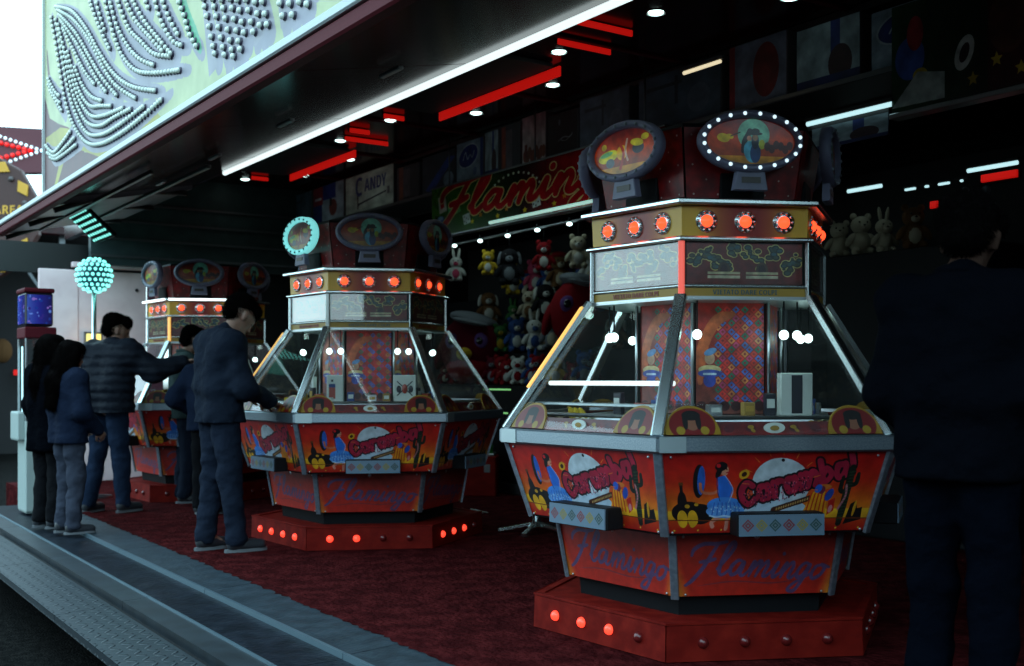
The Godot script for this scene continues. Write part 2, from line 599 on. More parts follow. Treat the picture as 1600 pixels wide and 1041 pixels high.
func art_lower() -> Texture2D:
	var c := Cv.new(1024, 400, rgb8(190, 24, 14))
	c.vgrad(0.0, 1.0, rgb8(150, 26, 12), rgb8(200, 34, 14))
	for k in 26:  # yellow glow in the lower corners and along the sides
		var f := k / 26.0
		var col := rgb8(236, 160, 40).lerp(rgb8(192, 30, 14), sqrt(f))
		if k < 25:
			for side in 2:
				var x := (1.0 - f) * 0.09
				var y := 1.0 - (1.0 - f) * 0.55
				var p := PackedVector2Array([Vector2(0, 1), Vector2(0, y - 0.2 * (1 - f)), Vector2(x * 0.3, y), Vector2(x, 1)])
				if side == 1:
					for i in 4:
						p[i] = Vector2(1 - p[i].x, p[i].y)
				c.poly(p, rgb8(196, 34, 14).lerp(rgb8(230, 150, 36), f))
	letter(c, SCRIPT_FLAMINGO, 0.06, 0.64, 0.25, 0.25, 0.06, 0.062, rgb8(92, 62, 104), 1.12)
	c.stroke(PackedVector2Array([Vector2(0.12, 0.84), Vector2(0.35, 0.78), Vector2(0.6, 0.82), Vector2(0.78, 0.78)]), 0.02, rgb8(128, 40, 52), 0.3)
	c.wear(5, 0.14)
	return c.tex()


func art_picture(sd: int) -> Texture2D:
	# dark red print with pale edged cloud shapes and two pale bars
	var c := Cv.new(768, 256, rgb8(120, 26, 22))
	var r := RandomNumberGenerator.new()
	r.seed = sd
	c.vgrad(0, 0.3, rgb8(146, 26, 20), rgb8(116, 30, 26))
	for pass_ in 3:
		r.seed = sd
		for k in 13:
			var cx := 0.06 + 0.073 * k + r.randf_range(-0.02, 0.02)
			var cy := 0.36 + r.randf_range(-0.2, 0.24)
			for j in 7:
				var a := r.randf() * TAU
				var rr := r.randf_range(0.04, 0.11)
				var grow: float = [0.024, 0.0, -0.03][pass_]
				c.ell(cx + cos(a) * 0.03, cy + sin(a) * 0.12, maxf(0.008, rr + grow), maxf(0.006, rr * 0.7 + grow), [rgb8(236, 214, 120), rgb8(40, 44, 40), rgb8(92, 84, 50).lerp(rgb8(60, 100, 110), r.randf())][pass_])
	for k in 2:
		var x := 0.2 + 0.33 * k
		c.ell(x + 0.12, 0.66, 0.16, 0.2, rgb8(90, 60, 40))
		c.ell(x + 0.12, 0.66, 0.1, 0.14, rgb8(60, 20, 26))
		c.rect(x - 0.02, 0.7, x + 0.26, 0.76, rgb8(220, 206, 160))
		c.rect(x - 0.02, 0.79, x + 0.26, 0.86, rgb8(226, 214, 176))
	c.rect(0, 0.9, 1, 1, rgb8(110, 24, 20))
	c.wear(sd, 0.3)
	return c.tex()


func art_oval(kind: int) -> Texture2D:
	var c := Cv.new(512, 300, rgb8(120, 24, 20))
	c.vgrad(0.0, 0.45, rgb8(96, 12, 24), rgb8(206, 74, 22))
	c.vgrad(0.45, 0.8, rgb8(206, 74, 22), rgb8(140, 56, 16))
	c.vgrad(0.8, 1.0, rgb8(196, 140, 24), rgb8(150, 110, 16))
	if kind == 0:
		c.ell(0.53, 0.36, 0.3, 0.33, rgb8(120, 206, 176))
		c.ell(0.2, 0.44, 0.12, 0.09, rgb8(226, 206, 40), 0.3)
		c.ell(0.27, 0.41, 0.07, 0.05, rgb8(226, 206, 40), 0.3)
		c.stroke(PackedVector2Array([Vector2(0.28, 0.4), Vector2(0.38, 0.32)]), 0.02, rgb8(60, 40, 20))
		c.stroke(PackedVector2Array([Vector2(0.42, 0.7), Vector2(0.43, 0.5), Vector2(0.47, 0.36), Vector2(0.49, 0.28)]), 0.1, rgb8(24, 20, 30))
		c.ell(0.5, 0.72, 0.13, 0.22, rgb8(70, 160, 190), -0.2)
		c.ell(0.55, 0.74, 0.1, 0.2, rgb8(30, 60, 110))
		c.ell(0.545, 0.5, 0.07, 0.16, rgb8(28, 34, 60))
		c.ell(0.545, 0.42, 0.05, 0.07, rgb8(170, 130, 80))
		c.ell(0.545, 0.34, 0.14, 0.035, rgb8(16, 14, 20))
		c.ell(0.55, 0.29, 0.08, 0.06, rgb8(16, 14, 20))
		c.ell(0.48, 0.44, 0.045, 0.055, rgb8(190, 130, 96))
		c.ell(0.62, 0.56, 0.06, 0.1, rgb8(170, 190, 40))
		for k in 6:
			c.ell(0.68 + k * 0.05, 0.6 + 0.05 * sin(k * 2.0), 0.06, 0.09, rgb8(70, 30, 30))
	else:
		c.ell(0.25, 0.55, 0.28, 0.13, rgb8(220, 220, 40), -0.15)
		c.ell(0.22, 0.5, 0.18, 0.05, rgb8(110, 200, 120), -0.15)
		c.ell(0.47, 0.52, 0.14, 0.16, rgb8(236, 190, 30))
		c.ell(0.28, 0.7, 0.12, 0.1, rgb8(90, 110, 120))
		c.ell(0.72, 0.48, 0.15, 0.12, rgb8(60, 66, 76))
		c.ell(0.7, 0.36, 0.17, 0.08, rgb8(214, 206, 50), 0.2)
		c.ell(0.82, 0.27, 0.1, 0.07, rgb8(206, 196, 40))
		c.ell(0.18, 0.33, 0.07, 0.07, rgb8(200, 180, 30))
		c.stroke(PackedVector2Array([Vector2(0.45, 0.35), Vector2(0.5, 0.55), Vector2(0.44, 0.85)]), 0.07, rgb8(190, 60, 40))
		c.stroke(PackedVector2Array([Vector2(0.55, 0.25), Vector2(0.53, 0.5), Vector2(0.56, 0.7)]), 0.05, rgb8(200, 170, 150))
	c.wear(11 + kind, 0.3)
	return c.tex()


func art_column() -> Texture2D:
	var c := Cv.new(384, 640, rgb8(150, 40, 30))
	c.vgrad(0, 1, rgb8(170, 30, 24), rgb8(120, 60, 50))
	var cols := [rgb8(214, 50, 44), rgb8(226, 166, 50), rgb8(36, 110, 90), rgb8(224, 130, 70), rgb8(70, 104, 190), rgb8(190, 60, 110)]
	for j in 22:
		for i in 15:
			if (i + j) % 2 == 0 and i > 3:
				var x := 0.06 + 0.066 * i
				var y := 0.06 + 0.04 * j
				c.poly(PackedVector2Array([Vector2(x, y - 0.034), Vector2(x + 0.056, y), Vector2(x, y + 0.034), Vector2(x - 0.056, y)]), cols[(i * 5 + j * 3 + (i * j) % 3) % 6])
				c.poly(PackedVector2Array([Vector2(x, y - 0.014), Vector2(x + 0.023, y), Vector2(x, y + 0.014), Vector2(x - 0.023, y)]), rgb8(140, 40, 44))
	c.stroke(PackedVector2Array([Vector2(0.06, 0.72), Vector2(0.1, 0.4), Vector2(0.3, 0.16), Vector2(0.55, 0.1)]), 0.1, rgb8(196, 90, 50), 0.4)
	c.ell(0.2, 0.5, 0.045, 0.055, rgb8(196, 146, 120))
	c.ell(0.21, 0.44, 0.06, 0.03, rgb8(96, 130, 180), -0.4)
	c.ell(0.2, 0.6, 0.1, 0.04, rgb8(224, 196, 140))
	c.ell(0.2, 0.635, 0.105, 0.035, rgb8(70, 80, 170))
	c.ell(0.2, 0.7, 0.055, 0.06, rgb8(60, 70, 160))
	for k in 7:
		c.ell(0.12 + 0.027 * k, 0.64, 0.012, 0.01, rgb8(200, 210, 230))
	for k in 6:
		c.ell(0.08 + k * 0.17, 0.93, 0.045, 0.045, rgb8(60, 14, 20))
	c.wear(21, 0.3)
	return c.tex()


func art_skirt() -> Texture2D:
	var c := Cv.new(1024, 96, rgb8(150, 16, 22))
	c.vgrad(0, 1, rgb8(120, 12, 20), rgb8(170, 22, 22))
	for k in 9:
		var x := 0.1 + k * 0.1
		c.ell(x, 0.5, 0.26, 0.32, rgb8(110, 12, 30))
		if k % 2 == 1 and k != 4:
			c.ell(x, 0.4, 0.16, 0.14, rgb8(220, 170, 30), 0.4)
			c.ell(x + 0.01, 0.66, 0.1, 0.16, rgb8(220, 170, 30), -0.2)
	c.wear(23, 0.25)
	return c.tex()


func art_medallion() -> Texture2D:
	var c := Cv.new(256, 256, rgb8(212, 160, 30))
	c.ell(0.5, 0.5, 0.42, 0.42, rgb8(160, 18, 20))
	c.ell(0.5, 0.42, 0.14, 0.2, rgb8(190, 120, 90))
	c.ell(0.5, 0.26, 0.17, 0.12, rgb8(24, 16, 18))
	c.ell(0.38, 0.4, 0.05, 0.2, rgb8(24, 16, 18))
	c.ell(0.62, 0.4, 0.05, 0.2, rgb8(24, 16, 18))
	c.ell(0.28, 0.62, 0.08, 0.1, rgb8(214, 170, 40))
	c.ell(0.72, 0.62, 0.08, 0.1, rgb8(214, 170, 40))
	return c.tex()


func art_lampband() -> Texture2D:
	var c := Cv.new(256, 32, rgb8(200, 140, 30))
	var y := rgb8(250, 190, 50)  # printed yellow, brightened with painted-in light from the lamps
	var r := rgb8(170, 36, 14)
	c.hgrad(0.0, 0.12, y, y)
	c.hgrad(0.12, 0.42, y, r)
	c.hgrad(0.42, 0.6, r, r)
	c.hgrad(0.6, 0.88, r, y)
	c.hgrad(0.88, 1.0, y, y)
	return c.tex()


func art_crest() -> Texture2D:
	var c := Cv.new(512, 320, rgb8(150, 12, 14))
	c.vgrad(0, 1, rgb8(164, 14, 16), rgb8(132, 10, 14))
	for k in 9:
		for j in 5:
			if (k + j) % 2 == 0:
				c.ell(0.06 + 0.11 * k, 0.1 + 0.2 * j, 0.013, 0.013, rgb8(214, 200, 190))
	c.wear(31, 0.4)
	return c.tex()


func art_tray() -> Texture2D:
	var c := Cv.new(384, 96, rgb8(150, 164, 176))
	var cols := [rgb8(190, 30, 50), rgb8(216, 170, 50), rgb8(30, 90, 80)]
	for k in 6:
		var x := 0.1 + 0.16 * k
		for i in 4:
			var f := 1.0 - i * 0.25
			c.poly(PackedVector2Array([Vector2(x, 0.5 - 0.3 * f), Vector2(x + 0.072 * f, 0.5), Vector2(x, 0.5 + 0.3 * f), Vector2(x - 0.072 * f, 0.5)]), cols[k % 3] if i % 2 == 0 else rgb8(150, 150, 150))
	return c.tex()


func art_hanging_sign() -> Texture2D:
	var c := Cv.new(1536, 288, rgb8(60, 110, 30))
	c.hgrad(0.0, 0.22, rgb8(70, 120, 26), rgb8(40, 84, 24))
	c.hgrad(0.22, 0.45, rgb8(40, 84, 24), rgb8(26, 34, 20))
	c.hgrad(0.45, 0.62, rgb8(34, 20, 18), rgb8(150, 16, 24))
	c.hgrad(0.62, 1.0, rgb8(150, 16, 24), rgb8(164, 16, 26))
	for k in 13:
		var a := PI * (1.15 + 0.7 * k / 12.0)
		star(c, 0.42 + cos(a) * 0.13, 0.62 + sin(a) * 0.52, 0.035, rgb8(220, 226, 210))
	for k in 18:
		var x := 0.22 + 0.042 * k
		star(c, x, 0.84 - 0.1 * (k % 3), 0.06, [rgb8(206, 170, 40), rgb8(196, 120, 40), rgb8(120, 150, 170)][k % 3])
	# cards, a blue coin stack and dice
	c.poly(PackedVector2Array([Vector2(0.035, 0.2), Vector2(0.075, 0.16), Vector2(0.085, 0.5), Vector2(0.045, 0.54)]), rgb8(200, 190, 180))
	c.poly(PackedVector2Array([Vector2(0.045, 0.24), Vector2(0.065, 0.22), Vector2(0.07, 0.42), Vector2(0.052, 0.45)]), rgb8(190, 30, 40))
	c.poly(PackedVector2Array([Vector2(0.09, 0.44), Vector2(0.15, 0.36), Vector2(0.16, 0.58), Vector2(0.1, 0.66)]), rgb8(90, 170, 100))
	c.poly(PackedVector2Array([Vector2(0.105, 0.46), Vector2(0.145, 0.41), Vector2(0.15, 0.52), Vector2(0.11, 0.57)]), rgb8(150, 200, 160))
	for k in 3:
		c.ell(0.05, 0.9 - 0.12 * k, 0.1, 0.07, rgb8(70, 104, 190))
		c.ell(0.05, 0.88 - 0.12 * k, 0.07, 0.04, rgb8(160, 190, 226))
	for d in [[0.19, 0.78], [0.52, 0.74], [0.5, 0.6]]:
		c.poly(PackedVector2Array([Vector2(d[0] - 0.02, d[1] - 0.1), Vector2(d[0] + 0.015, d[1] - 0.13), Vector2(d[0] + 0.022, d[1] + 0.07), Vector2(d[0] - 0.013, d[1] + 0.1)]), rgb8(196, 206, 210))
		for q in 5:
			c.ell(d[0] - 0.01 + 0.01 * (q % 3), d[1] - 0.06 + 0.03 * q, 0.015, 0.018, rgb8(20, 20, 30))
	for k in 6:
		c.ell(0.72 + 0.055 * k, 0.2 + 0.1 * (k % 2), 0.05, 0.11, [rgb8(200, 160, 60), rgb8(90, 120, 170), rgb8(150, 160, 150)][k % 3])
	letter(c, SCRIPT_FLAMINGO, 0.035, 0.66, 0.34, 0.3, 0.0, 0.17, rgb8(226, 200, 130), 1.62, 0.9)
	letter(c, SCRIPT_FLAMINGO, 0.035, 0.66, 0.34, 0.3, 0.0, 0.13, rgb8(176, 16, 26), 1.62, 0.9)
	c.wear(51, 0.2)
	return c.tex()


func star(c: Cv, x: float, y: float, r: float, col: Color) -> void:
	var p := PackedVector2Array()
	for k in 10:
		var a := TAU * k / 10 - PI / 2
		var q := r if k % 2 == 0 else r * 0.45
		p.append(Vector2(x + cos(a) * q * c.h / c.w, y + sin(a) * q))
	c.poly(p, col)


func art_second_sign() -> Texture2D:
	var c := Cv.new(1024, 320, rgb8(40, 60, 40))
	c.hgrad(0, 0.35, rgb8(44, 80, 50), rgb8(30, 40, 30))
	c.hgrad(0.35, 1.0, rgb8(60, 24, 26), rgb8(120, 16, 24))
	c.ell(0.07, 0.52, 0.18, 0.2, rgb8(70, 104, 190))
	c.ell(0.09, 0.3, 0.1, 0.16, rgb8(190, 50, 60))
	c.ell(0.11, 0.7, 0.09, 0.07, rgb8(214, 180, 50))
	c.poly(PackedVector2Array([Vector2(0.0, 0.95), Vector2(0.1, 0.66), Vector2(0.2, 0.72), Vector2(0.2, 0.96)]), rgb8(190, 200, 196))
	c.poly(PackedVector2Array([Vector2(0.5, 0.3), Vector2(0.66, 0.28), Vector2(0.66, 0.6), Vector2(0.5, 0.62)]), rgb8(170, 176, 190))
	c.ell(0.27, 0.6, 0.1, 0.16, rgb8(200, 200, 196), 0.4)
	c.ell(0.27, 0.6, 0.05, 0.09, rgb8(50, 30, 36), 0.4)
	for k in 8:
		star(c, 0.3 + 0.08 * k, 0.85 - 0.12 * (k % 2), 0.07, rgb8(196, 160, 50))
	c.ell(0.42, 0.42, 0.22, 0.28, rgb8(90, 50, 40))
	c.ell(0.63, 0.72, 0.16, 0.22, rgb8(110, 40, 70))
	c.wear(61, 0.3)
	return c.tex()


func art_bulb_board() -> Texture2D:
	# the painted board behind the bulbs: x from -5.47 to 2.2, y from 2.56 to 4.6
	var c := Cv.new(1920, 512, rgb8(224, 230, 176))
	var at := func(x: float, y: float) -> Vector2:
		return Vector2((x + 5.47) / 7.67, 1.0 - (y - 2.56) / 2.04)
	var shape := func(s: String, col: Color) -> void:
		var p := PackedVector2Array()
		for v in lines_of(s)[0]:
			p.append(at.call(v.x, v.y))
		c.poly(p, col)
	shape.call("-5.47,2.5 -5.47,3.4 -5.3,3.2 -5.0,3.1 -4.7,3.02 -4.4,2.9 -4.2,2.75 -3.8,2.68 -3.2,2.5", rgb8(112, 34, 46))
	shape.call("-5.44,3.23 -5.44,3.07 -4.93,3.06 -4.52,2.97 -4.09,2.77 -3.75,2.68 -3.30,2.64 -2.81,2.66 -2.52,2.7 -2.31,2.58 -2.81,2.58 -3.38,2.60 -3.79,2.65 -4.25,2.77 -4.46,2.82 -4.81,2.79 -5.05,2.64 -5.14,2.6 -5.2,2.6 -4.99,2.78 -4.87,2.83 -5.30,2.90 -5.44,3.03", rgb8(206, 190, 60))
	c.stroke(PackedVector2Array([at.call(-5.4, 3.75), at.call(-5.3, 3.5), at.call(-5.1, 3.36)]), 0.03, rgb8(120, 60, 70), 0.3)
	for s in bulb_lines():
		var q := PackedVector2Array()
		var n: int = s.size()
		for v in s:
			q.append(at.call(v.x, v.y))
		var e: Vector2 = q[n - 1] + (q[n - 1] - q[n - 2]).normalized() * 0.02
		q.append(e)
		c.stroke(q, 0.05, rgb8(184, 176, 198), 0.5)
	c.stroke(PackedVector2Array([at.call(-2.1, 3.3), at.call(-1.99, 3.11), at.call(-1.76, 2.87)]), 0.05, rgb8(120, 210, 170), 0.4)
	for k in 14:
		var x := -1.75 + k * 0.31
		shape.call("%f,4.6 %f,4.6 %f,2.72 %f,2.7" % [x - 0.36, x - 0.2, x + 0.24, x + 0.12], rgb8(190, 182, 200))
	c.wear(71, 0.12)
	return c.tex()


func bulb_lines() -> Array:
	return lines_of(BULBS)


func art_screen() -> Texture2D:
	var c := Cv.new(128, 128, rgb8(44, 50, 150))
	c.hgrad(0.0, 0.5, rgb8(70, 96, 190), rgb8(40, 40, 150))
	c.hgrad(0.5, 1.0, rgb8(40, 40, 150), rgb8(30, 26, 96))
	var r := RandomNumberGenerator.new()
	r.seed = 8
	for k in 26:
		c.ell(r.randf(), r.randf(), r.randf_range(0.02, 0.09), r.randf_range(0.02, 0.06), [rgb8(120, 150, 230), rgb8(60, 40, 140), rgb8(170, 120, 210), rgb8(30, 60, 160)][k % 4])
	return c.tex()

const BULBS := "-5.21,3.98 -4.99,3.65 -4.75,3.26 -4.46,2.99 -4.09,2.80 -3.70,2.72 -3.25,2.70 -2.81,2.71 -2.38,2.74;-5.05,3.92 -4.87,3.64 -4.63,3.29 -4.38,3.05 -4.07,2.86 -3.70,2.78 -3.30,2.76 -2.72,2.77;-4.96,3.86 -4.75,3.56 -4.52,3.27 -4.30,3.07 -4.04,2.92 -3.70,2.84 -3.38,2.83 -2.99,2.81;-4.93,3.81 -4.66,3.51 -4.41,3.24 -4.19,3.07 -3.94,2.95 -3.61,2.89 -3.17,2.85;-4.66,3.58 -4.46,3.36 -4.25,3.17 -3.99,3.03 -3.70,2.97 -3.45,2.92;-4.44,3.41 -4.19,3.21 -3.94,3.08 -3.68,3.00;-4.81,3.78 -4.41,3.49 -4.14,3.30 -3.87,3.15;-4.87,3.85 -4.35,3.54 -4.04,3.33 -3.79,3.16 -3.56,3.03;-4.93,3.91 -4.41,3.64 -3.99,3.36 -3.70,3.17 -3.30,2.95;-4.99,3.96 -4.46,3.74 -3.99,3.47 -3.65,3.22 -3.34,3.03 -2.89,2.85;-5.05,4.00 -4.52,3.82 -4.09,3.58 -3.75,3.34 -3.38,3.11 -2.97,2.94 -2.48,2.81;-4.01,3.76 -3.79,3.55 -3.47,3.28;-3.84,3.71 -3.72,3.57 -3.58,3.42;-3.65,3.70 -3.54,3.56 -3.38,3.36 -3.17,3.17 -2.89,3.02 -2.52,2.92 -2.05,2.83;-3.54,3.66 -3.47,3.59 -3.30,3.39 -3.05,3.20 -2.81,3.07 -2.54,2.97;-3.34,3.60 -3.05,3.32 -2.77,3.16 -2.52,3.03 -2.20,2.94;-3.17,3.55 -2.89,3.32 -2.59,3.14 -2.35,3.00;-3.01,3.50 -2.70,3.26 -2.38,3.06 -2.20,2.95;-2.72,3.41 -2.63,3.32;-2.52,3.35 -2.38,3.18 -2.18,3.02 -2.01,2.95;-2.38,3.31 -2.25,3.17 -2.09,3.03;-2.10,3.23 -1.99,3.11 -1.90,2.99 -1.76,2.87;-5.32,3.52 -5.05,3.35 -4.90,3.29;-5.30,3.47 -4.99,3.28 -4.87,3.23;-5.24,3.41 -4.81,3.15;-5.40,3.01 -5.11,2.90 -4.81,2.92 -4.55,2.96;-5.34,2.94 -5.05,2.86 -4.69,2.87 -4.44,2.89;-5.24,2.89 -4.99,2.83 -4.38,2.83;-1.70,3.14 -1.50,2.77;-1.56,3.10 -1.36,2.73;-1.43,3.06 -1.25,2.71;-1.31,3.03 -1.15,2.71;-1.21,3.00 -1.09,2.75;-1.10,2.97 -0.98,2.74;-0.99,2.93 -0.89,2.73;-0.90,2.91 -0.82,2.74;-0.70,2.85 -0.64,2.72;-0.60,2.82 -0.54,2.71;-0.50,2.80 -0.45,2.72;-0.42,2.77 -0.39,2.72"


# ---------------------------------------------------------------- the coin pusher machine: six like sides round a column
const S3 := 0.8660254


func side_panel(R0: float, y0: float, R1: float, y1: float, th: float, gap := 0.0) -> ArrayMesh:
	# one side of a hexagonal frustum as a panel of its own, facing +z; R are corner radii
	var b := MB.new()
	var a := (y1 - y0)
	var n := Vector3(0, (R0 - R1) * S3 / a, 1).normalized() * th
	var hi := PackedVector3Array([Vector3(-R0 / 2 + gap, y0, R0 * S3), Vector3(R0 / 2 - gap, y0, R0 * S3), Vector3(R1 / 2 - gap, y1, R1 * S3), Vector3(-R1 / 2 + gap, y1, R1 * S3)])
	var lo := PackedVector3Array()
	for p in hi:
		lo.append(p - n + Vector3(-signf(p.x) * th * 0.58, 0, 0))
	b.prism(lo, hi, true)
	return b.done()


func hexprism(R0: float, y0: float, R1: float, y1: float) -> ArrayMesh:
	var lo := PackedVector3Array()
	var hi := PackedVector3Array()
	for k in 6:
		var a := TAU * k / 6
		lo.append(Vector3(cos(a) * R0, y0, sin(a) * R0))
		hi.append(Vector3(cos(a) * R1, y1, sin(a) * R1))
	var b := MB.new()
	b.prism(lo, hi)
	return b.done()


func hexring(R: float, y0: float, y1: float, w: float) -> ArrayMesh:
	# one mitred side of a hexagonal rail, facing +z, with softened edges
	var b := MB.new()
	var prof := [[R, y0 + 0.008], [R, y1 - 0.008], [R - 0.009, y1], [R - w, y1], [R - w, y0], [R - 0.009, y0]]
	var l := PackedVector3Array()
	var r := PackedVector3Array()
	for q in prof:
		l.append(Vector3(-q[0] / 2, q[1], q[0] * S3))
		r.append(Vector3(q[0] / 2, q[1], q[0] * S3))
	b.prism(l, r)
	return b.done()


func beam(a: Vector3, b: Vector3, w: float, d: float, n: Vector3) -> ArrayMesh:
	# a square bar from a to b with its broad face looking along n
	var t := (b - a).normalized()
	var s := t.cross(n).normalized() * w / 2
	var u := s.cross(t).normalized() * d / 2
	var m := MB.new()
	var c := 0.25
	var ring := func(p: Vector3) -> PackedVector3Array:
		var o := PackedVector3Array()
		for k in [[-1, -1 + c], [-1, 1 - c], [-1 + c, 1], [1 - c, 1], [1, 1 - c], [1, -1 + c], [1 - c, -1], [-1 + c, -1]]:
			o.append(p + s * k[0] + u * k[1])
		return o
	m.prism(ring.call(a), ring.call(b))
	return m.done()


func shared(key: String, make: Callable) -> ArrayMesh:
	if not me_cache.has(key):
		me_cache[key] = make.call()
	return me_cache[key]


func oval_ring(rx: float, ry: float, w: float, d: float) -> ArrayMesh:
	# a rounded flat ring standing in the x, y plane
	var b := MB.new(true)
	var n := 48
	var prof := [Vector2(-w / 2, -d / 2), Vector2(w / 2, -d / 2), Vector2(w / 2, d * 0.2), Vector2(w * 0.2, d / 2), Vector2(-w * 0.2, d / 2), Vector2(-w / 2, d * 0.2)]
	for k in n:
		var mids := []
		var rows := []
		for j in 2:
			var a := TAU * (k + j) / n
			var dir := Vector3(cos(a), sin(a), 0)
			var base := Vector3(cos(a) * rx, sin(a) * ry, 0)
			var row := []
			for q in prof:
				row.append(base + dir * q.x + Vector3(0, 0, q.y))
			rows.append(row)
			mids.append(base)
		for i in prof.size():
			var i2 := (i + 1) % prof.size()
			b.quad(rows[0][i], rows[1][i], rows[1][i2], rows[0][i2], (mids[0] + mids[1]) / 2)
	return b.done()


func half_disc(x: float, y: float, r: float, z0: float, lean: float) -> ArrayMesh:
	# a half round plate on its flat side, printed, leaning back by lean per metre
	var b := MB.new()
	var n := 14
	var c := Vector3(x, y, z0)
	var rim := []
	for k in n + 1:
		var a := PI * k / n
		rim.append(Vector3(x + cos(a) * r, y + sin(a) * r, z0 - sin(a) * r * lean))
	var back := Vector3(0, 0, -0.01)
	for k in n:
		var u0 := Vector2(0.5 + 0.5 * cos(PI * k / n), 0.72 - 0.7 * sin(PI * k / n))
		var u1 := Vector2(0.5 + 0.5 * cos(PI * (k + 1) / n), 0.72 - 0.7 * sin(PI * (k + 1) / n))
		b.tri(c, rim[k], rim[k + 1], c + Vector3(0, 0.05, -1), Vector2(0.5, 0.72), u0, u1)
		b.tri(c + back, rim[k] + back, rim[k + 1] + back, c + Vector3(0, 0.05, 1))
		b.quad(rim[k], rim[k + 1], rim[k + 1] + back, rim[k] + back, c + Vector3(0, r * 0.3, 0))
	return b.done()


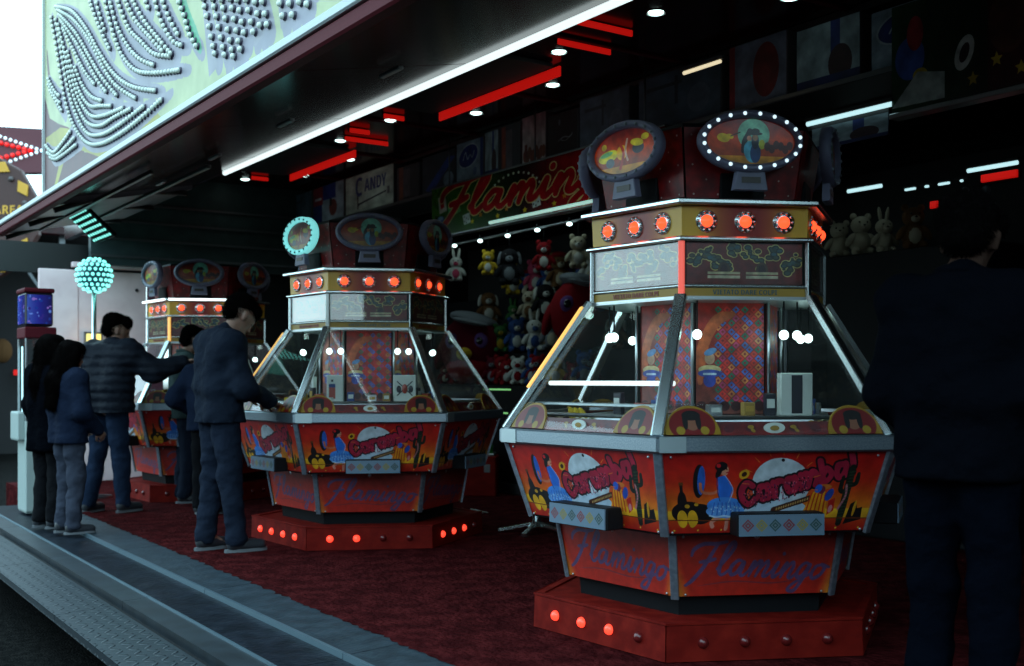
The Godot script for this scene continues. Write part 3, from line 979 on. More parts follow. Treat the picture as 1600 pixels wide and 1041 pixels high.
func machine(at: Vector3, label: String, o: Dictionary) -> Node3D:
	# o: which lamps burn. sides are numbered from the one that looks to the street (0) on towards the camera (1, 2) and round
	var g := thing("coin_pusher_machine", label, "arcade machine", T(at, deg_to_rad(3.8)), "six sided coin pusher machines in a row")
	var red: StandardMaterial3D = MT.base_red
	part("base", shared("m_base", func(): return hexprism(0.845, 0.0, 0.845, 0.155)), red, g)
	part("kick_plate", shared("m_kick", func(): return hexprism(0.63, 0.155, 0.64, 0.25)), MT.black, g)
	part("cabinet_core", shared("m_core", func(): return hexprism(0.66, 0.24, 0.72, 0.86)), MT.black, g)
	part("cabinet_floor", shared("m_floor", func(): return hexprism(0.862, 0.525, 0.872, 0.54)), MT.black, g)
	var tray := part("playfield", shared("m_play", func(): return hexprism(0.97, 0.9, 0.955, 0.945)), MT.steel_dark, g)
	part("pusher_shelf", shared("m_shelf", func(): return hexprism(0.62, 0.945, 0.6, 1.005)), MT.steel, tray)
	part("coins", coins(int(o.get("seed", 1))), MT.coin, tray, Transform3D(), true)
	var col := part("column", shared("m_col", func(): return hexprism(0.33, 1.0, 0.33, 1.525)), MT.black, g)
	part("head_core", shared("m_head", func(): return hexprism(0.545, 1.535, 0.545, 1.95)), MT.black, g)
	part("head_floor", shared("m_headfloor", func(): return hexprism(0.585, 1.515, 0.585, 1.53)), MT.steel, g)
	part("crest_core", shared("m_crestc", func(): return hexprism(0.49, 1.95, 0.545, 2.265)), MT.black, g)
	part("crest_lid", shared("m_lid", func(): return hexprism(0.565, 2.268, 0.555, 2.285)), MT.black, g)
	for k in 6:
		var R := Transform3D(Basis(Vector3.UP, PI / 3 * k), Vector3.ZERO)
		var lit: bool = o.get("lit", [0, 1, 2, 3, 4, 5]).has(k)
		# base with its lamps
		var bp := part("base_panel", shared("m_basep", func(): return side_panel(0.86, 0.004, 0.855, 0.152, 0.014, 0.003)), red, g, R)
		part("base_trim", shared("m_baset", func(): return hexring(0.858, 0.1555, 0.1625, 0.05)), red, g, R)
		var on: int = o.get("base_lamps", {}).get(k, 0)
		for i in 4:
			var lp := T(Vector3(-0.27 + 0.18 * i, 0.08, 0.86 * S3 - 0.004))
			part("lamp", shared("lampdome", func(): return dome(0.024)), MT.lamp_red if i < on else MT.lamp_dead, bp, lp)
		# lower cabinet
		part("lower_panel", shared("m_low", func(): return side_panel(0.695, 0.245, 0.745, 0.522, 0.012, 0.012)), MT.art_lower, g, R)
		# upper cabinet with the prize tray
		part("upper_panel", shared("m_upp", func(): return side_panel(0.872, 0.535, 0.99, 0.872, 0.012, 0.012)), MT.art_cabinet, g, R)
		part("screws", shared("m_screws", func(): return screws()), MT.steel, g, R, true)
		var tr := part("payout_tray", shared("m_tray", func(): return bx(Vector3(0.02, 0.577, 0.815), Vector3(0.37, 0.095, 0.1), 0.006)), MT.black, g, R)
		part("tray_front", shared("m_trayf", func(): return face_slab(-0.16, 0.534, 0.2, 0.62, 0.872, 0.006)), MT.art_tray, tr)
		# metal rail
		var rail := part("rail", shared("m_rail", func(): return hexring(1.02, 0.872, 0.94, 0.06)), MT.brushed, g, R)
		part("joint_plate", shared("m_joint", func(): return bx(Vector3(-0.44, 0.906, 1.02 * S3 + 0.001), Vector3(0.11, 0.064, 0.006), 0.001)), MT.brushed_pale, rail)
		# glass, and what stands right behind it
		var sk := part("skirt", shared("m_skirt", func(): return side_panel(0.975, 0.942, 0.945, 0.995, 0.008, 0.02)), MT.art_skirt, g, R)
		part("badge", shared("m_badge", func(): return slab(ellipse(0.045, 0.022, 20), 0.0, 0.006)), MT.white_plastic, sk, T(Vector3(0, 0.97, 0.835)))
		part("badge_print", shared("m_badgep", func(): return slab(ellipse(0.02, 0.011, 14), 0.0, 0.002)), MT.ochre, sk, T(Vector3(0, 0.969, 0.842)))
		for s in [-1.0, 1.0]:
			part("medallion", shared("m_med%d" % int(s), func(): return half_disc(s * 0.345, 0.945, 0.115, 0.855, 0.55)), MT.art_medallion, sk)
		part("glass_pane", shared("m_glass", func(): return side_panel(0.985, 0.945, 0.59, 1.522, 0.006, 0.02)), MT.glass, g, R)
		part("bed_edge", shared("m_bed", func(): return hexring(0.9, 1.0, 1.016, 0.04)), MT.steel, g, R)
		# column print
		part("column_panel", shared("m_colp", func(): return side_panel(0.345, 1.01, 0.345, 1.515, 0.01, 0.012)), MT.art_column, col, R)
		part("column_edge", shared("m_cole", func(): return rod(Vector3(0.178, 1.005, 0.312), Vector3(0.178, 1.52, 0.312), 0.008, 8)), MT.steel, col, R)
		# spot lamps inside the glass
		for s in [-1.0, 1.0]:
			var sp := part("spot_stem", shared("m_stem%d" % int(s), func(): return rod(Vector3(s * 0.2, 1.385, 0.44), Vector3(s * 0.2, 1.518, 0.44), 0.004, 8)), MT.black, g, R)
			part("spot_bulb", shared("m_spot", func(): return spot_bulb()), MT.bulb_white, sp, T(Vector3(s * 0.2, 1.365, 0.44)))
		if o.get("bar", []).has(k):
			part("light_tube", shared("m_bar", func(): return rod(Vector3(-0.4, 1.15, 0.665), Vector3(0.4, 1.15, 0.665), 0.011, 10)), MT.tube_white, g, R)  # added glowing tube that stands for a tube reflected in the pane
			part("reflection_edge", shared("m_bar2", func(): return bx(Vector3(0, 1.055, 0.72), Vector3(0.86, 0.014, 0.03), 0.003)), MT.brushed_pale, g, R)  # pale bar added for a thinner reflection in the pane
			part("glass_shelf", shared("m_bar3", func(): return bx(Vector3(0, 1.06, 0.56), Vector3(0.8, 0.008, 0.28))), MT.glass, g, R)
		# head: text strip, picture window, lamp band
		var strip := part("text_strip", shared("m_strip", func(): return side_panel(0.57, 1.531, 0.572, 1.566, 0.01, 0.004)), MT.strip_yellow, g, R)
		part("lettering", words("VIETATO DARE COLPI", 0.021), MT.strip_red if k % 2 == 0 else MT.strip_blue, strip, T(Vector3(0, 1.5485, 0.57 * S3 + 0.003)))
		part("chrome_strip", shared("m_cs", func(): return hexring(0.585, 1.568, 1.582, 0.03)), MT.chrome, g, R)
		part("picture_panel", shared("m_pic", func(): return side_panel(0.567, 1.584, 0.567, 1.764, 0.01, 0.02)), MT["art_picture%d" % (k % 2)], g, R)
		part("window_pane", shared("m_wp", func(): return side_panel(0.578, 1.584, 0.578, 1.766, 0.004, 0.014)), MT.window_glass, g, R)
		part("chrome_strip", shared("m_cs2", func(): return hexring(0.605, 1.768, 1.79, 0.05)), MT.chrome, g, R)
		var lb := part("lamp_band", shared("m_lb", func(): return side_panel(0.572, 1.792, 0.577, 1.922, 0.01, 0.0)), MT.art_lampband, g, R)
		for i in 3:
			var lt := T(Vector3(-0.175 + 0.175 * i, 1.857, 0.574 * S3 + 0.001))
			var lamp := part("lamp", shared("lampdome2", func(): return dome(0.027)), MT.lamp_orange if lit else MT.lamp_dead, lb, lt)
			part("lamp_collar", shared("collar", func(): return collar()), MT.chrome, lamp, Transform3D())
		part("cornice", shared("m_corn", func(): return hexring(0.63, 1.924, 1.952, 0.09)), MT.chrome, g, R)
		if o.get("cornice_led", []).has(k):
			part("cornice_light", shared("m_cled", func(): return bx(Vector3(0, 1.936, 0.63 * S3 + 0.008), Vector3(0.58, 0.02, 0.012), 0.003)), MT.led_white, g, R)
		# crest with its oval picture
		part("crest_panel", shared("m_crest", func(): return side_panel(0.505, 1.953, 0.56, 2.268, 0.01, 0.006)), MT.art_crest, g, R)
		part("sign_recess", shared("m_rec", func(): return bx(Vector3(0, 2.015, 0.449), Vector3(0.2, 0.12, 0.03), 0.004)), MT.black, g, R)
		var oy := T(Vector3(0, 2.195, 0.565))
		var fr := part("oval_frame", shared("m_oval", func(): return oval_ring(0.217, 0.117, 0.036, 0.05)), MT.led_cyan if o.get("ring", -1) == k else MT.oval_grey, g, R * oy)
		part("oval_picture", shared("m_ovalp", func(): return oval_face()), MT["art_oval%s%d" % ["_lit" if o.get("backlit", []).has(k) else "", 0 if k != 0 else 1]], fr)
		part("bulbs", shared("m_ovalb", func(): return oval_bulbs()), MT.bulb_blue if o.get("bulbs", -1) == k else (MT.bulb_dark if o.get("ring", -1) == k else MT.bulb_off), fr, Transform3D(), true)
		var ped := part("sign_foot", shared("m_ped", func(): return slab(PackedVector2Array([Vector2(-0.078, 1.985), Vector2(0.078, 1.985), Vector2(0.062, 2.075), Vector2(-0.062, 2.075)]), 0.535, 0.57, 0.005)), MT.oval_grey, g, R)
		part("foot_plate", shared("m_pedp", func(): return bx(Vector3(0, 2.028, 0.5715), Vector3(0.085, 0.026, 0.004))), MT.plate_brown, ped)
	for k in 6:
		var C := Transform3D(Basis(Vector3.UP, PI / 3 * k + PI / 6), Vector3.ZERO)  # corners; corner 0 lies between the sides 0 and 1
		part("corner_post", shared("m_post", func(): return beam(Vector3(0, 0.525, 0.872), Vector3(0, 0.875, 0.99), 0.036, 0.018, Vector3(0, 0.0, 1))), MT.post_grey, g, C)
		part("corner_post", shared("m_post2", func(): return beam(Vector3(0, 0.235, 0.697), Vector3(0, 0.53, 0.75), 0.034, 0.016, Vector3(0, 0, 1))), MT.post_grey, g, C)
		var st := part("strut", shared("m_strut", func(): return beam(Vector3(0, 0.938, 0.995), Vector3(0, 1.53, 0.592), 0.052, 0.03, Vector3(0, 0.6, 1))), MT.chrome, g, C)
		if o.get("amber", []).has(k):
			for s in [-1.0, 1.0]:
				part("light_strip", shared("m_amb%d" % int(s), func(): return beam(Vector3(s * 0.02, 1.13, 0.886), Vector3(s * 0.016, 1.51, 0.627), 0.011, 0.009, Vector3(0, 0.6, 1))), MT.amber_glow, st)  # warm reflection on the chrome strut, built as an added glowing strip
		part("head_post", shared("m_hp", func(): return beam(Vector3(0, 1.53, 0.578), Vector3(0, 1.77, 0.578), 0.026, 0.018, Vector3(0, 0, 1))), MT[o.get("posts", {}).get(k, "chrome")], g, C)
	for k in o.get("lights", []):
		for s in [-1.0, 1.0]:
			var p: Vector3 = g.transform * (Basis(Vector3.UP, PI / 3 * k) * Vector3(s * 0.2, 1.365, 0.44))
			bulb_light(p, Color(0.75, 1.0, 0.94), 0.02, 0.022)
	return g


func bulb_light(p: Vector3, c: Color, energy: float, size: float) -> void:
	var l := OmniLight3D.new()
	l.name = "bulb_glow"
	l.position = p
	l.light_color = c
	l.light_energy = energy
	l.light_size = size
	l.omni_range = 8.0
	l.omni_attenuation = 2.0
	l.shadow_enabled = true
	add_child(l, true)


func dome(r: float) -> ArrayMesh:
	# a lamp glass that bulges towards +z
	var b := MB.new(true)
	b.xf = Transform3D(Basis(Vector3.RIGHT, PI / 2), Vector3.ZERO)
	b.lathe(PackedVector2Array([Vector2(r, 0), Vector2(r * 0.95, r * 0.35), Vector2(r * 0.75, r * 0.68), Vector2(r * 0.4, r * 0.9), Vector2(0, r)]), 16)
	return b.done()


func collar() -> ArrayMesh:
	# ten small studs round a lamp
	var b := MB.new(true)
	for k in 10:
		var a := TAU * k / 10
		b.ball(Vector3(cos(a) * 0.041, sin(a) * 0.041, 0.004), Vector3(0.0085, 0.0085, 0.009), 8, 5)
	b.xf = Transform3D(Basis(Vector3.RIGHT, PI / 2), Vector3.ZERO)
	b.lathe(PackedVector2Array([Vector2(0.05, 0.0), Vector2(0.05, 0.003), Vector2(0.028, 0.006)]), 20)
	return b.done()


func screws() -> ArrayMesh:
	# small round heads near the corners of the two cabinet panels, and a lock
	var b := MB.new(true)
	for s in [-1.0, 1.0]:
		for q in [[0.455, 0.86, 0.987], [0.42, 0.545, 0.877], [0.34, 0.51, 0.742], [0.318, 0.258, 0.699]]:
			b.ball(Vector3(s * (q[0] - 0.015), q[1] - 0.006, q[2] * S3 + 0.001), Vector3(0.006, 0.006, 0.004), 8, 5)
	b.ball(Vector3(0, 0.5, 0.739 * S3 + 0.001), Vector3(0.013, 0.013, 0.005), 12, 5)
	return b.done()


func spot_bulb() -> ArrayMesh:
	var b := MB.new(true)
	b.ball(Vector3.ZERO, Vector3(0.021, 0.022, 0.021), 14, 8)
	return b.done()


func oval_face() -> ArrayMesh:
	var b := MB.new()
	var e := ellipse(0.203, 0.103, 40)
	for k in e.size():
		var p := e[k]
		var q := e[(k + 1) % e.size()]
		b.tri(Vector3(0, 0, 0.006), Vector3(p.x, p.y, 0.0), Vector3(q.x, q.y, 0.0), Vector3(0, 0, -1), Vector2(0.5, 0.5), Vector2(0.5 + p.x / 0.41, 0.5 - p.y / 0.21), Vector2(0.5 + q.x / 0.41, 0.5 - q.y / 0.21))
		b.quad(Vector3(p.x, p.y, 0), Vector3(q.x, q.y, 0), Vector3(q.x, q.y, -0.02), Vector3(p.x, p.y, -0.02), Vector3(0, 0, -0.01))
		b.tri(Vector3(0, 0, -0.02), Vector3(p.x, p.y, -0.02), Vector3(q.x, q.y, -0.02), Vector3(0, 0, 1))
	return b.done()


func oval_bulbs() -> ArrayMesh:
	var b := MB.new(true)
	for k in 20:
		var a := TAU * (k + 0.5) / 20
		b.ball(Vector3(cos(a) * 0.217, sin(a) * 0.117, 0.025), Vector3(0.0085, 0.0085, 0.008), 10, 6)
	return b.done()


func coins(sd: int) -> ArrayMesh:
	# loose coins strewn over the playfield and heaped against the pusher
	var b := MB.new()
	var r := RandomNumberGenerator.new()
	r.seed = sd
	for k in 1500:
		var a := r.randf() * TAU
		var f := fposmod(a, PI / 3) - PI / 6
		var edge := S3 / cos(f)
		var d := edge * r.randf_range(0.64, 0.94)
		var y := 0.947 + 0.012 * pow(r.randf(), 2.0)
		if k > 800:  # heaped against the edge
			d = edge * (0.84 + 0.035 * r.randf_range(-1, 1))
			y = 0.95 + 0.06 * r.randf() * (0.5 + 0.5 * sin(a * 7.0 + sd))
		var t := Basis(Vector3(r.randf_range(-1, 1), 0, r.randf_range(-1, 1)).normalized(), r.randf_range(0.0, 0.35))
		b.xf = Transform3D(t, Vector3(cos(a) * d, y, sin(a) * d))
		var lo := PackedVector3Array()
		var hi := PackedVector3Array()
		for i in 8:
			var p := Vector3(cos(TAU * i / 8), 0, sin(TAU * i / 8)) * 0.012
			lo.append(p)
			hi.append(p + Vector3(0, 0.002, 0))
		b.prism(lo, hi)
	return b.done()


# ---------------------------------------------------------------- people: smooth joined capsules, meshed as surface nets
func nets(b: MB, bones: Array, cell: float, k: float, quilt := 0.0, cut := -1e9, top := 1e9, sd := 0, fold := 0.0) -> void:
	var lo := Vector3.ONE * 1e9
	var hi := -lo
	for q in bones:
		var r: float = maxf(q[2], q[3]) + cell * 2 + k * 0.5 + fold + quilt
		for e in 2:
			lo = lo.min(q[e] - Vector3.ONE * r)
			hi = hi.max(q[e] + Vector3.ONE * r)
	var nx := int((hi.x - lo.x) / cell) + 2
	var ny := int((hi.y - lo.y) / cell) + 2
	var nz := int((hi.z - lo.z) / cell) + 2
	var f := PackedFloat32Array()
	f.resize(nx * ny * nz)
	f.fill(1.0)
	for q in bones:
		var a: Vector3 = q[0]
		var c: Vector3 = q[1]
		var ra: float = q[2]
		var rb: float = q[3]
		var ab := c - a
		var l2 := maxf(ab.length_squared(), 1e-9)
		var m := Vector3.ONE * (maxf(ra, rb) + k + cell * 2)
		var i0 := ((a.min(c) - m - lo) / cell).floor().max(Vector3.ZERO)
		var i1 := ((a.max(c) + m - lo) / cell).ceil().min(Vector3(nx - 1, ny - 1, nz - 1))
		for z in range(int(i0.z), int(i1.z) + 1):
			for y in range(int(i0.y), int(i1.y) + 1):
				var row := (z * ny + y) * nx
				for x in range(int(i0.x), int(i1.x) + 1):
					var p := lo + Vector3(x, y, z) * cell
					var t := clampf((p - a).dot(ab) / l2, 0.0, 1.0)
					var d := p.distance_to(a + ab * t) - ra - (rb - ra) * t
					var o := f[row + x]
					var h := maxf(k - absf(d - o), 0.0)
					f[row + x] = minf(d, o) - h * h * 0.25 / k
	var ns: FastNoiseLite
	if fold > 0.0:
		ns = FastNoiseLite.new()
		ns.seed = sd
		ns.frequency = 5.0
		ns.fractal_octaves = 2
	for z in nz:
		for y in ny:
			var wy := lo.y + y * cell
			for x in nx:
				var i := (z * ny + y) * nx + x
				if f[i] < 0.1 and f[i] > -0.1:
					if quilt > 0.0:
						f[i] -= quilt * absf(sin(PI * wy / 0.075))
					if fold > 0.0:
						f[i] += fold * ns.get_noise_3d(lo.x + x * cell, wy * 1.4, lo.z + z * cell)
				if cut - wy > f[i]:
					f[i] = cut - wy
				if wy - top > f[i]:
					f[i] = wy - top
	var vid := PackedInt32Array()
	vid.resize(nx * ny * nz)
	vid.fill(-1)
	var vs := PackedVector3Array()
	var off := [0, 1, nx, nx + 1, nx * ny, nx * ny + 1, nx * ny + nx, nx * ny + nx + 1]
	var cor := [Vector3(0, 0, 0), Vector3(1, 0, 0), Vector3(0, 1, 0), Vector3(1, 1, 0), Vector3(0, 0, 1), Vector3(1, 0, 1), Vector3(0, 1, 1), Vector3(1, 1, 1)]
	var edges := [[0, 1], [2, 3], [4, 5], [6, 7], [0, 2], [1, 3], [4, 6], [5, 7], [0, 4], [1, 5], [2, 6], [3, 7]]
	for z in nz - 1:
		for y in ny - 1:
			for x in nx - 1:
				var i := (z * ny + y) * nx + x
				var s := 0
				for e in 8:
					if f[i + off[e]] < 0.0:
						s += 1
				if s == 0 or s == 8:
					continue
				var sum := Vector3.ZERO
				var n := 0
				for e in edges:
					var d0 := f[i + off[e[0]]]
					var d1 := f[i + off[e[1]]]
					if (d0 < 0.0) != (d1 < 0.0):
						sum += cor[e[0]].lerp(cor[e[1]], d0 / (d0 - d1))
						n += 1
				vid[i] = vs.size()
				vs.append(lo + (Vector3(x, y, z) + sum / n) * cell)
	var ax := [1, nx, nx * ny]
	for z in range(1, nz - 1):
		for y in range(1, ny - 1):
			for x in range(1, nx - 1):
				var i := (z * ny + y) * nx + x
				var s0 := f[i] < 0.0
				for e in 3:
					if s0 != (f[i + ax[e]] < 0.0):
						var u: int = ax[(e + 1) % 3]
						var w: int = ax[(e + 2) % 3]
						var q: Array = [vid[i - u - w], vid[i - w], vid[i], vid[i - u]]
						if q.min() < 0:
							continue
						# both halves of the quad look along the edge, away from its solid end
						var look := Vector3.ZERO
						look[e] = 1.0 if s0 else -1.0
						var way := (vs[q[3]] - vs[q[1]]).cross(vs[q[0]] - vs[q[2]])
						if way.dot(look) < 0.0:
							q.reverse()
						for j in [0, 2, 1, 0, 3, 2]:
							b.st.add_vertex(b.xf * vs[q[j]])


func hand_mesh(side: float, curl: float) -> ArrayMesh:
	# a hand that hangs from the wrist at the origin along +y, palm towards +z, the thumb on the side of +x times side
	var key := "hand%d_%d" % [int(side), int(curl * 10)]
	if me_cache.has(key):
		return me_cache[key]
	var bones := []
	for i in 4:
		var x := side * (0.028 - 0.0185 * i)
		var knuckle := Vector3(x, 0.088 - 0.004 * absf(i - 1.2), 0.0)
		bones.append([Vector3(x * 0.55, 0.015, 0), knuckle, 0.0135, 0.011])
		var lens: Array = [[0.04, 0.024, 0.02], [0.045, 0.028, 0.021], [0.042, 0.026, 0.02], [0.033, 0.019, 0.018]][i]
		var p := knuckle
		var a := curl * 0.6
		for j in 3:
			var d := Vector3(side * (0.1 - 0.06 * i), cos(a), sin(a)).normalized()
			var e: Vector3 = p + d * lens[j]
			bones.append([p, e, 0.0094 - 0.0011 * j, 0.0084 - 0.0011 * j])
			p = e
			a += curl * 0.75
	bones.append([Vector3(side * 0.018, 0.02, 0.004), Vector3(side * 0.045, 0.05, 0.014), 0.015, 0.012])
	bones.append([Vector3(side * 0.045, 0.05, 0.014), Vector3(side * 0.058, 0.078, 0.024), 0.0115, 0.01])
	bones.append([Vector3(side * 0.058, 0.078, 0.024), Vector3(side * 0.056, 0.1, 0.034), 0.0098, 0.0082])
	bones.append([Vector3(0, -0.04, 0), Vector3(0, 0.02, 0), 0.026, 0.024])
	var b := MB.new(true)
	nets(b, bones, 0.0045, 0.006)
	me_cache[key] = b.done()
	return me_cache[key]


func strands(cap: ArrayMesh, hb: Basis, long_hair: bool, sd: int) -> ArrayMesh:
	# loose tapering locks over the whole head of hair
	var st := SurfaceTool.new()
	st.begin(Mesh.PRIMITIVE_TRIANGLES)
	st.append_from(cap, 0, Transform3D())
	var a := cap.surface_get_arrays(0)
	var v: PackedVector3Array = a[Mesh.ARRAY_VERTEX]
	var n: PackedVector3Array = a[Mesh.ARRAY_NORMAL]
	var r := RandomNumberGenerator.new()
	r.seed = sd
	for i in range(0, v.size(), 3):
		var jit := Vector3(r.randf_range(-1, 1), r.randf_range(-1, 1), r.randf_range(-1, 1)) * 0.45
		var flow := (hb * Vector3(0, -0.5, 0.25) if not long_hair else Vector3(0, -1, 0)) + jit
		var d := (n[i] * (0.55 if not long_hair else 0.12) + flow * 0.6).normalized()
		var l := r.randf_range(0.012, 0.028) * (2.6 if long_hair else 1.0)
		var s := d.cross(n[i]).normalized() * 0.0028
		var u := n[i] * 0.0028
		var tip := v[i] + d * l
		var q := [v[i] + s, v[i] - s * 0.5 + u, v[i] - s * 0.5 - u]
		for k in 3:
			st.set_normal(n[i])
			st.add_vertex(q[k])
			st.set_normal(n[i])
			st.add_vertex(q[(k + 1) % 3])
			st.set_normal((n[i] + d).normalized())
			st.add_vertex(tip)
	return st.commit()


func person(label: String, at: Vector3, facing: Vector2, H: float, P: Dictionary) -> Node3D:
	# P holds the pose (points for a 1.75 m figure that faces +z, its left on +x) and the clothes
	var s := H / 1.75
	var g := thing("person", label, "person", T(at, atan2(facing.x, facing.y), Vector3.ONE * s))
	var cell: float = P.get("cell", 0.018)
	var chest: Vector3 = P.get("chest", Vector3(0, 1.34, 0.0))
	var neck: Vector3 = P.get("neck", Vector3(0, 1.48, 0.02))
	var head: Vector3 = P.get("head", Vector3(0, 1.63, 0.05))
	var tilt: float = P.get("nod", 0.0)
	var turn: float = P.get("turn", 0.0)
	var wide: float = P.get("wide", 1.0)
	var hip := Vector3(0, 0.95, 0)
	var L := {}
	for sg in [-1.0, 1.0]:
		var n := "L" if sg > 0 else "R"
		var sh := chest + Vector3(sg * 0.175 * wide, 0.075, 0)
		var arm: Array = P.get("arm" + n, [Vector3(sg * 0.235, 1.13, 0.0), Vector3(sg * 0.235, 0.88, 0.05)])
		var leg: Array = P.get("leg" + n, [Vector3(sg * 0.095, 0.5, 0.03), Vector3(sg * 0.1, 0.085, 0.0)])
		L[n] = {"sh": sh, "el": arm[0], "wr": arm[1], "hip": hip + Vector3(sg * 0.085, -0.03, 0), "kn": leg[0], "an": leg[1], "sg": sg}
	# the body: one continuous skin, mostly under the clothes
	var bb := MB.new(true)
	var bones := [[neck, head + Vector3(0, -0.06, -0.015), 0.052, 0.05], [chest + Vector3(0, 0.08, 0), neck, 0.07, 0.052]]
	for sg in [-1.0, 1.0]:
		bones.append([hip + Vector3(sg * 0.07, 0, 0), hip + Vector3(sg * 0.06, 0.16, 0), 0.1, 0.095])
		bones.append([hip + Vector3(sg * 0.06, 0.16, 0), chest + Vector3(sg * 0.08, 0, 0), 0.095, 0.095])
	for n in L:
		var q: Dictionary = L[n]
		bones.append([chest + Vector3(q.sg * 0.06, 0.07, 0), q.sh, 0.06, 0.052])
		bones.append([q.sh, q.el, 0.046, 0.036])
		bones.append([q.el, q.wr, 0.036, 0.026])
		bones.append([q.hip, q.kn, 0.075, 0.05])
		bones.append([q.kn, q.an, 0.05, 0.036])
		bones.append([q.an, q.an + Vector3(0.0, -0.045, 0.13), 0.034, 0.026])
	nets(bb, bones, cell, 0.05)
	# head and face on a grid of its own
	var hb := Basis(Vector3.UP, turn) * Basis(Vector3.RIGHT, tilt)
	var hp := func(x: float, y: float, z: float) -> Vector3:
		return head + hb * Vector3(x, y, z)
	nets(bb, [[hp.call(0, 0.035, -0.025), hp.call(0, 0.03, 0.015), 0.086, 0.083], [hp.call(0, -0.005, 0.03), hp.call(0, -0.07, 0.05), 0.066, 0.042],
		[hp.call(0, -0.088, 0.062), hp.call(0, -0.09, 0.06), 0.024, 0.024], [hp.call(0, 0.004, 0.094), hp.call(0, -0.036, 0.112), 0.009, 0.0145],
		[hp.call(-0.032, 0.02, 0.085), hp.call(0.032, 0.02, 0.085), 0.013, 0.013], [hp.call(-0.018, -0.064, 0.086), hp.call(0.018, -0.064, 0.086), 0.009, 0.009],
		[hp.call(0.084, 0.012, -0.005), hp.call(0.08, -0.025, 0.002), 0.017, 0.012], [hp.call(-0.084, 0.012, -0.005), hp.call(-0.08, -0.025, 0.002), 0.017, 0.012],
		[hp.call(0, -0.07, 0.0), neck, 0.052, 0.054]], 0.0075, 0.022)
	for n in L:
		if P.get("hands", true):
			var q: Dictionary = L[n]
			var y: Vector3 = (q.wr - q.el).normalized()
			var pz: Vector3 = P.get("palm" + n, Vector3(-q.sg, 0, 0))
			pz = (pz - y * pz.dot(y)).normalized()
			var x := y.cross(pz)
			bb.st.append_from(hand_mesh(P.get("thumb" + n, q.sg), P.get("curl", 0.75)), 0, Transform3D(Basis(x, y, pz), q.wr))
	var body := part("body", bb.done(), MT[P.get("skin", "skin")], g)
	for sg in [-1.0, 1.0]:
		part("eye", sphere_mesh(), MT.eye, body, Transform3D(Basis.from_scale(Vector3(0.012, 0.008, 0.008)), hp.call(sg * 0.032, 0.0, 0.085)))
	# jacket
	var jb := MB.new(true)
	var jr: float = P.get("bulk", 0.02)
	var hem: float = P.get("hem", 0.84)
	var jbones := [[chest + Vector3(0, 0.09, -0.01), neck + Vector3(0, -0.005, -0.012), 0.085, 0.07]]
	for sg in [-1.0, 1.0]:
		jbones.append([Vector3(sg * 0.075 * wide, hem - 0.05, 0), hip + Vector3(sg * 0.07 * wide, 0.17, 0), 0.112 + jr, 0.1 + jr])
		jbones.append([hip + Vector3(sg * 0.07 * wide, 0.17, 0), chest + Vector3(sg * 0.085 * wide, 0, 0), 0.1 + jr, 0.105 + jr])
	for n in L:
		var q: Dictionary = L[n]
		jbones.append([chest + Vector3(q.sg * 0.06, 0.07, 0), q.sh, 0.068 + jr, 0.06 + jr])
		jbones.append([q.sh, q.el, 0.058 + jr, 0.05 + jr])
		jbones.append([q.el, q.wr, 0.05 + jr, 0.036 + jr * 0.6])
	nets(jb, jbones, cell, 0.05, P.get("quilt", 0.0), hem, 1e9, int(H * 1000), P.get("fold", 0.012))
	var jk := part(P.get("jacket_name", "jacket"), jb.done(), MT[P.jacket], g)
	var cb := MB.new(true)
	var cp := PackedVector3Array()
	for i in 13:
		var a := TAU * i / 12
		cp.append(neck + Vector3(cos(a) * 0.07, 0.012 - 0.018 * sin(a), sin(a) * 0.068 - 0.008))
	cb.tube(cp, PackedFloat32Array([0.019]), 8)
	part("collar", cb.done(), MT[P.jacket], jk)
	# trousers
	var tb := MB.new(true)
	var tbones := []
	for n in L:
		var q: Dictionary = L[n]
		tbones.append([hip + Vector3(q.sg * 0.065, 0.03, -0.01), q.hip, 0.105, 0.095])
		tbones.append([q.hip, q.kn, 0.1, 0.078])
		tbones.append([q.kn, q.an + Vector3(0, 0.0, -0.01), 0.076, 0.068])
	nets(tb, tbones, cell, 0.025, 0.0, 0.045, 1e9, int(H * 777), P.get("leg_fold", 0.014))
	part("trousers", tb.done(), MT[P.trousers], g)
	for n in L:
		var q: Dictionary = L[n]
		var a: Vector3 = q.an
		var out := Vector3(q.sg * 0.02, 0, 0)
		var sb := MB.new(true)
		nets(sb, [[a + Vector3(0, -0.01, -0.03), a + Vector3(0, -0.03, 0.03), 0.046, 0.045], [a + Vector3(0, -0.04, -0.035), a + out + Vector3(0, -0.045, 0.16), 0.04, 0.036], [a + Vector3(0, -0.04, 0.05) + out * 0.5, a + out + Vector3(0, -0.05, 0.15), 0.044, 0.038]], 0.011, 0.02, 0.0, 0.02)
		var shoe := part("shoe", sb.done(), MT[P.get("shoes", "shoe_dark")], g)
		var so := MB.new(false)
		var lo := PackedVector3Array()
		var hi := PackedVector3Array()
		for i in 16:
			var t := TAU * i / 16
			var zz := 0.055 + sin(t) * 0.15
			var ww := 0.043 + 0.008 * sin(t)
			lo.append(Vector3(a.x + cos(t) * ww + out.x * (zz + 0.03) / 0.2, 0.002, a.z + zz))
			hi.append(lo[i] * Vector3(1, 0, 1) + Vector3(0, 0.024, 0))
		so.prism(lo, hi)
		part("sole", so.done(), MT.sole, shoe)
	# hair
	var hr := MB.new(true)
	var hbones := [[hp.call(0, 0.062, -0.035), hp.call(0, 0.068, 0.02), 0.084, 0.075], [hp.call(0, 0.0, -0.06), hp.call(0, 0.05, -0.05), 0.066, 0.078], [hp.call(0.045, 0.085, 0.055), hp.call(-0.045, 0.085, 0.055), 0.035, 0.035]]
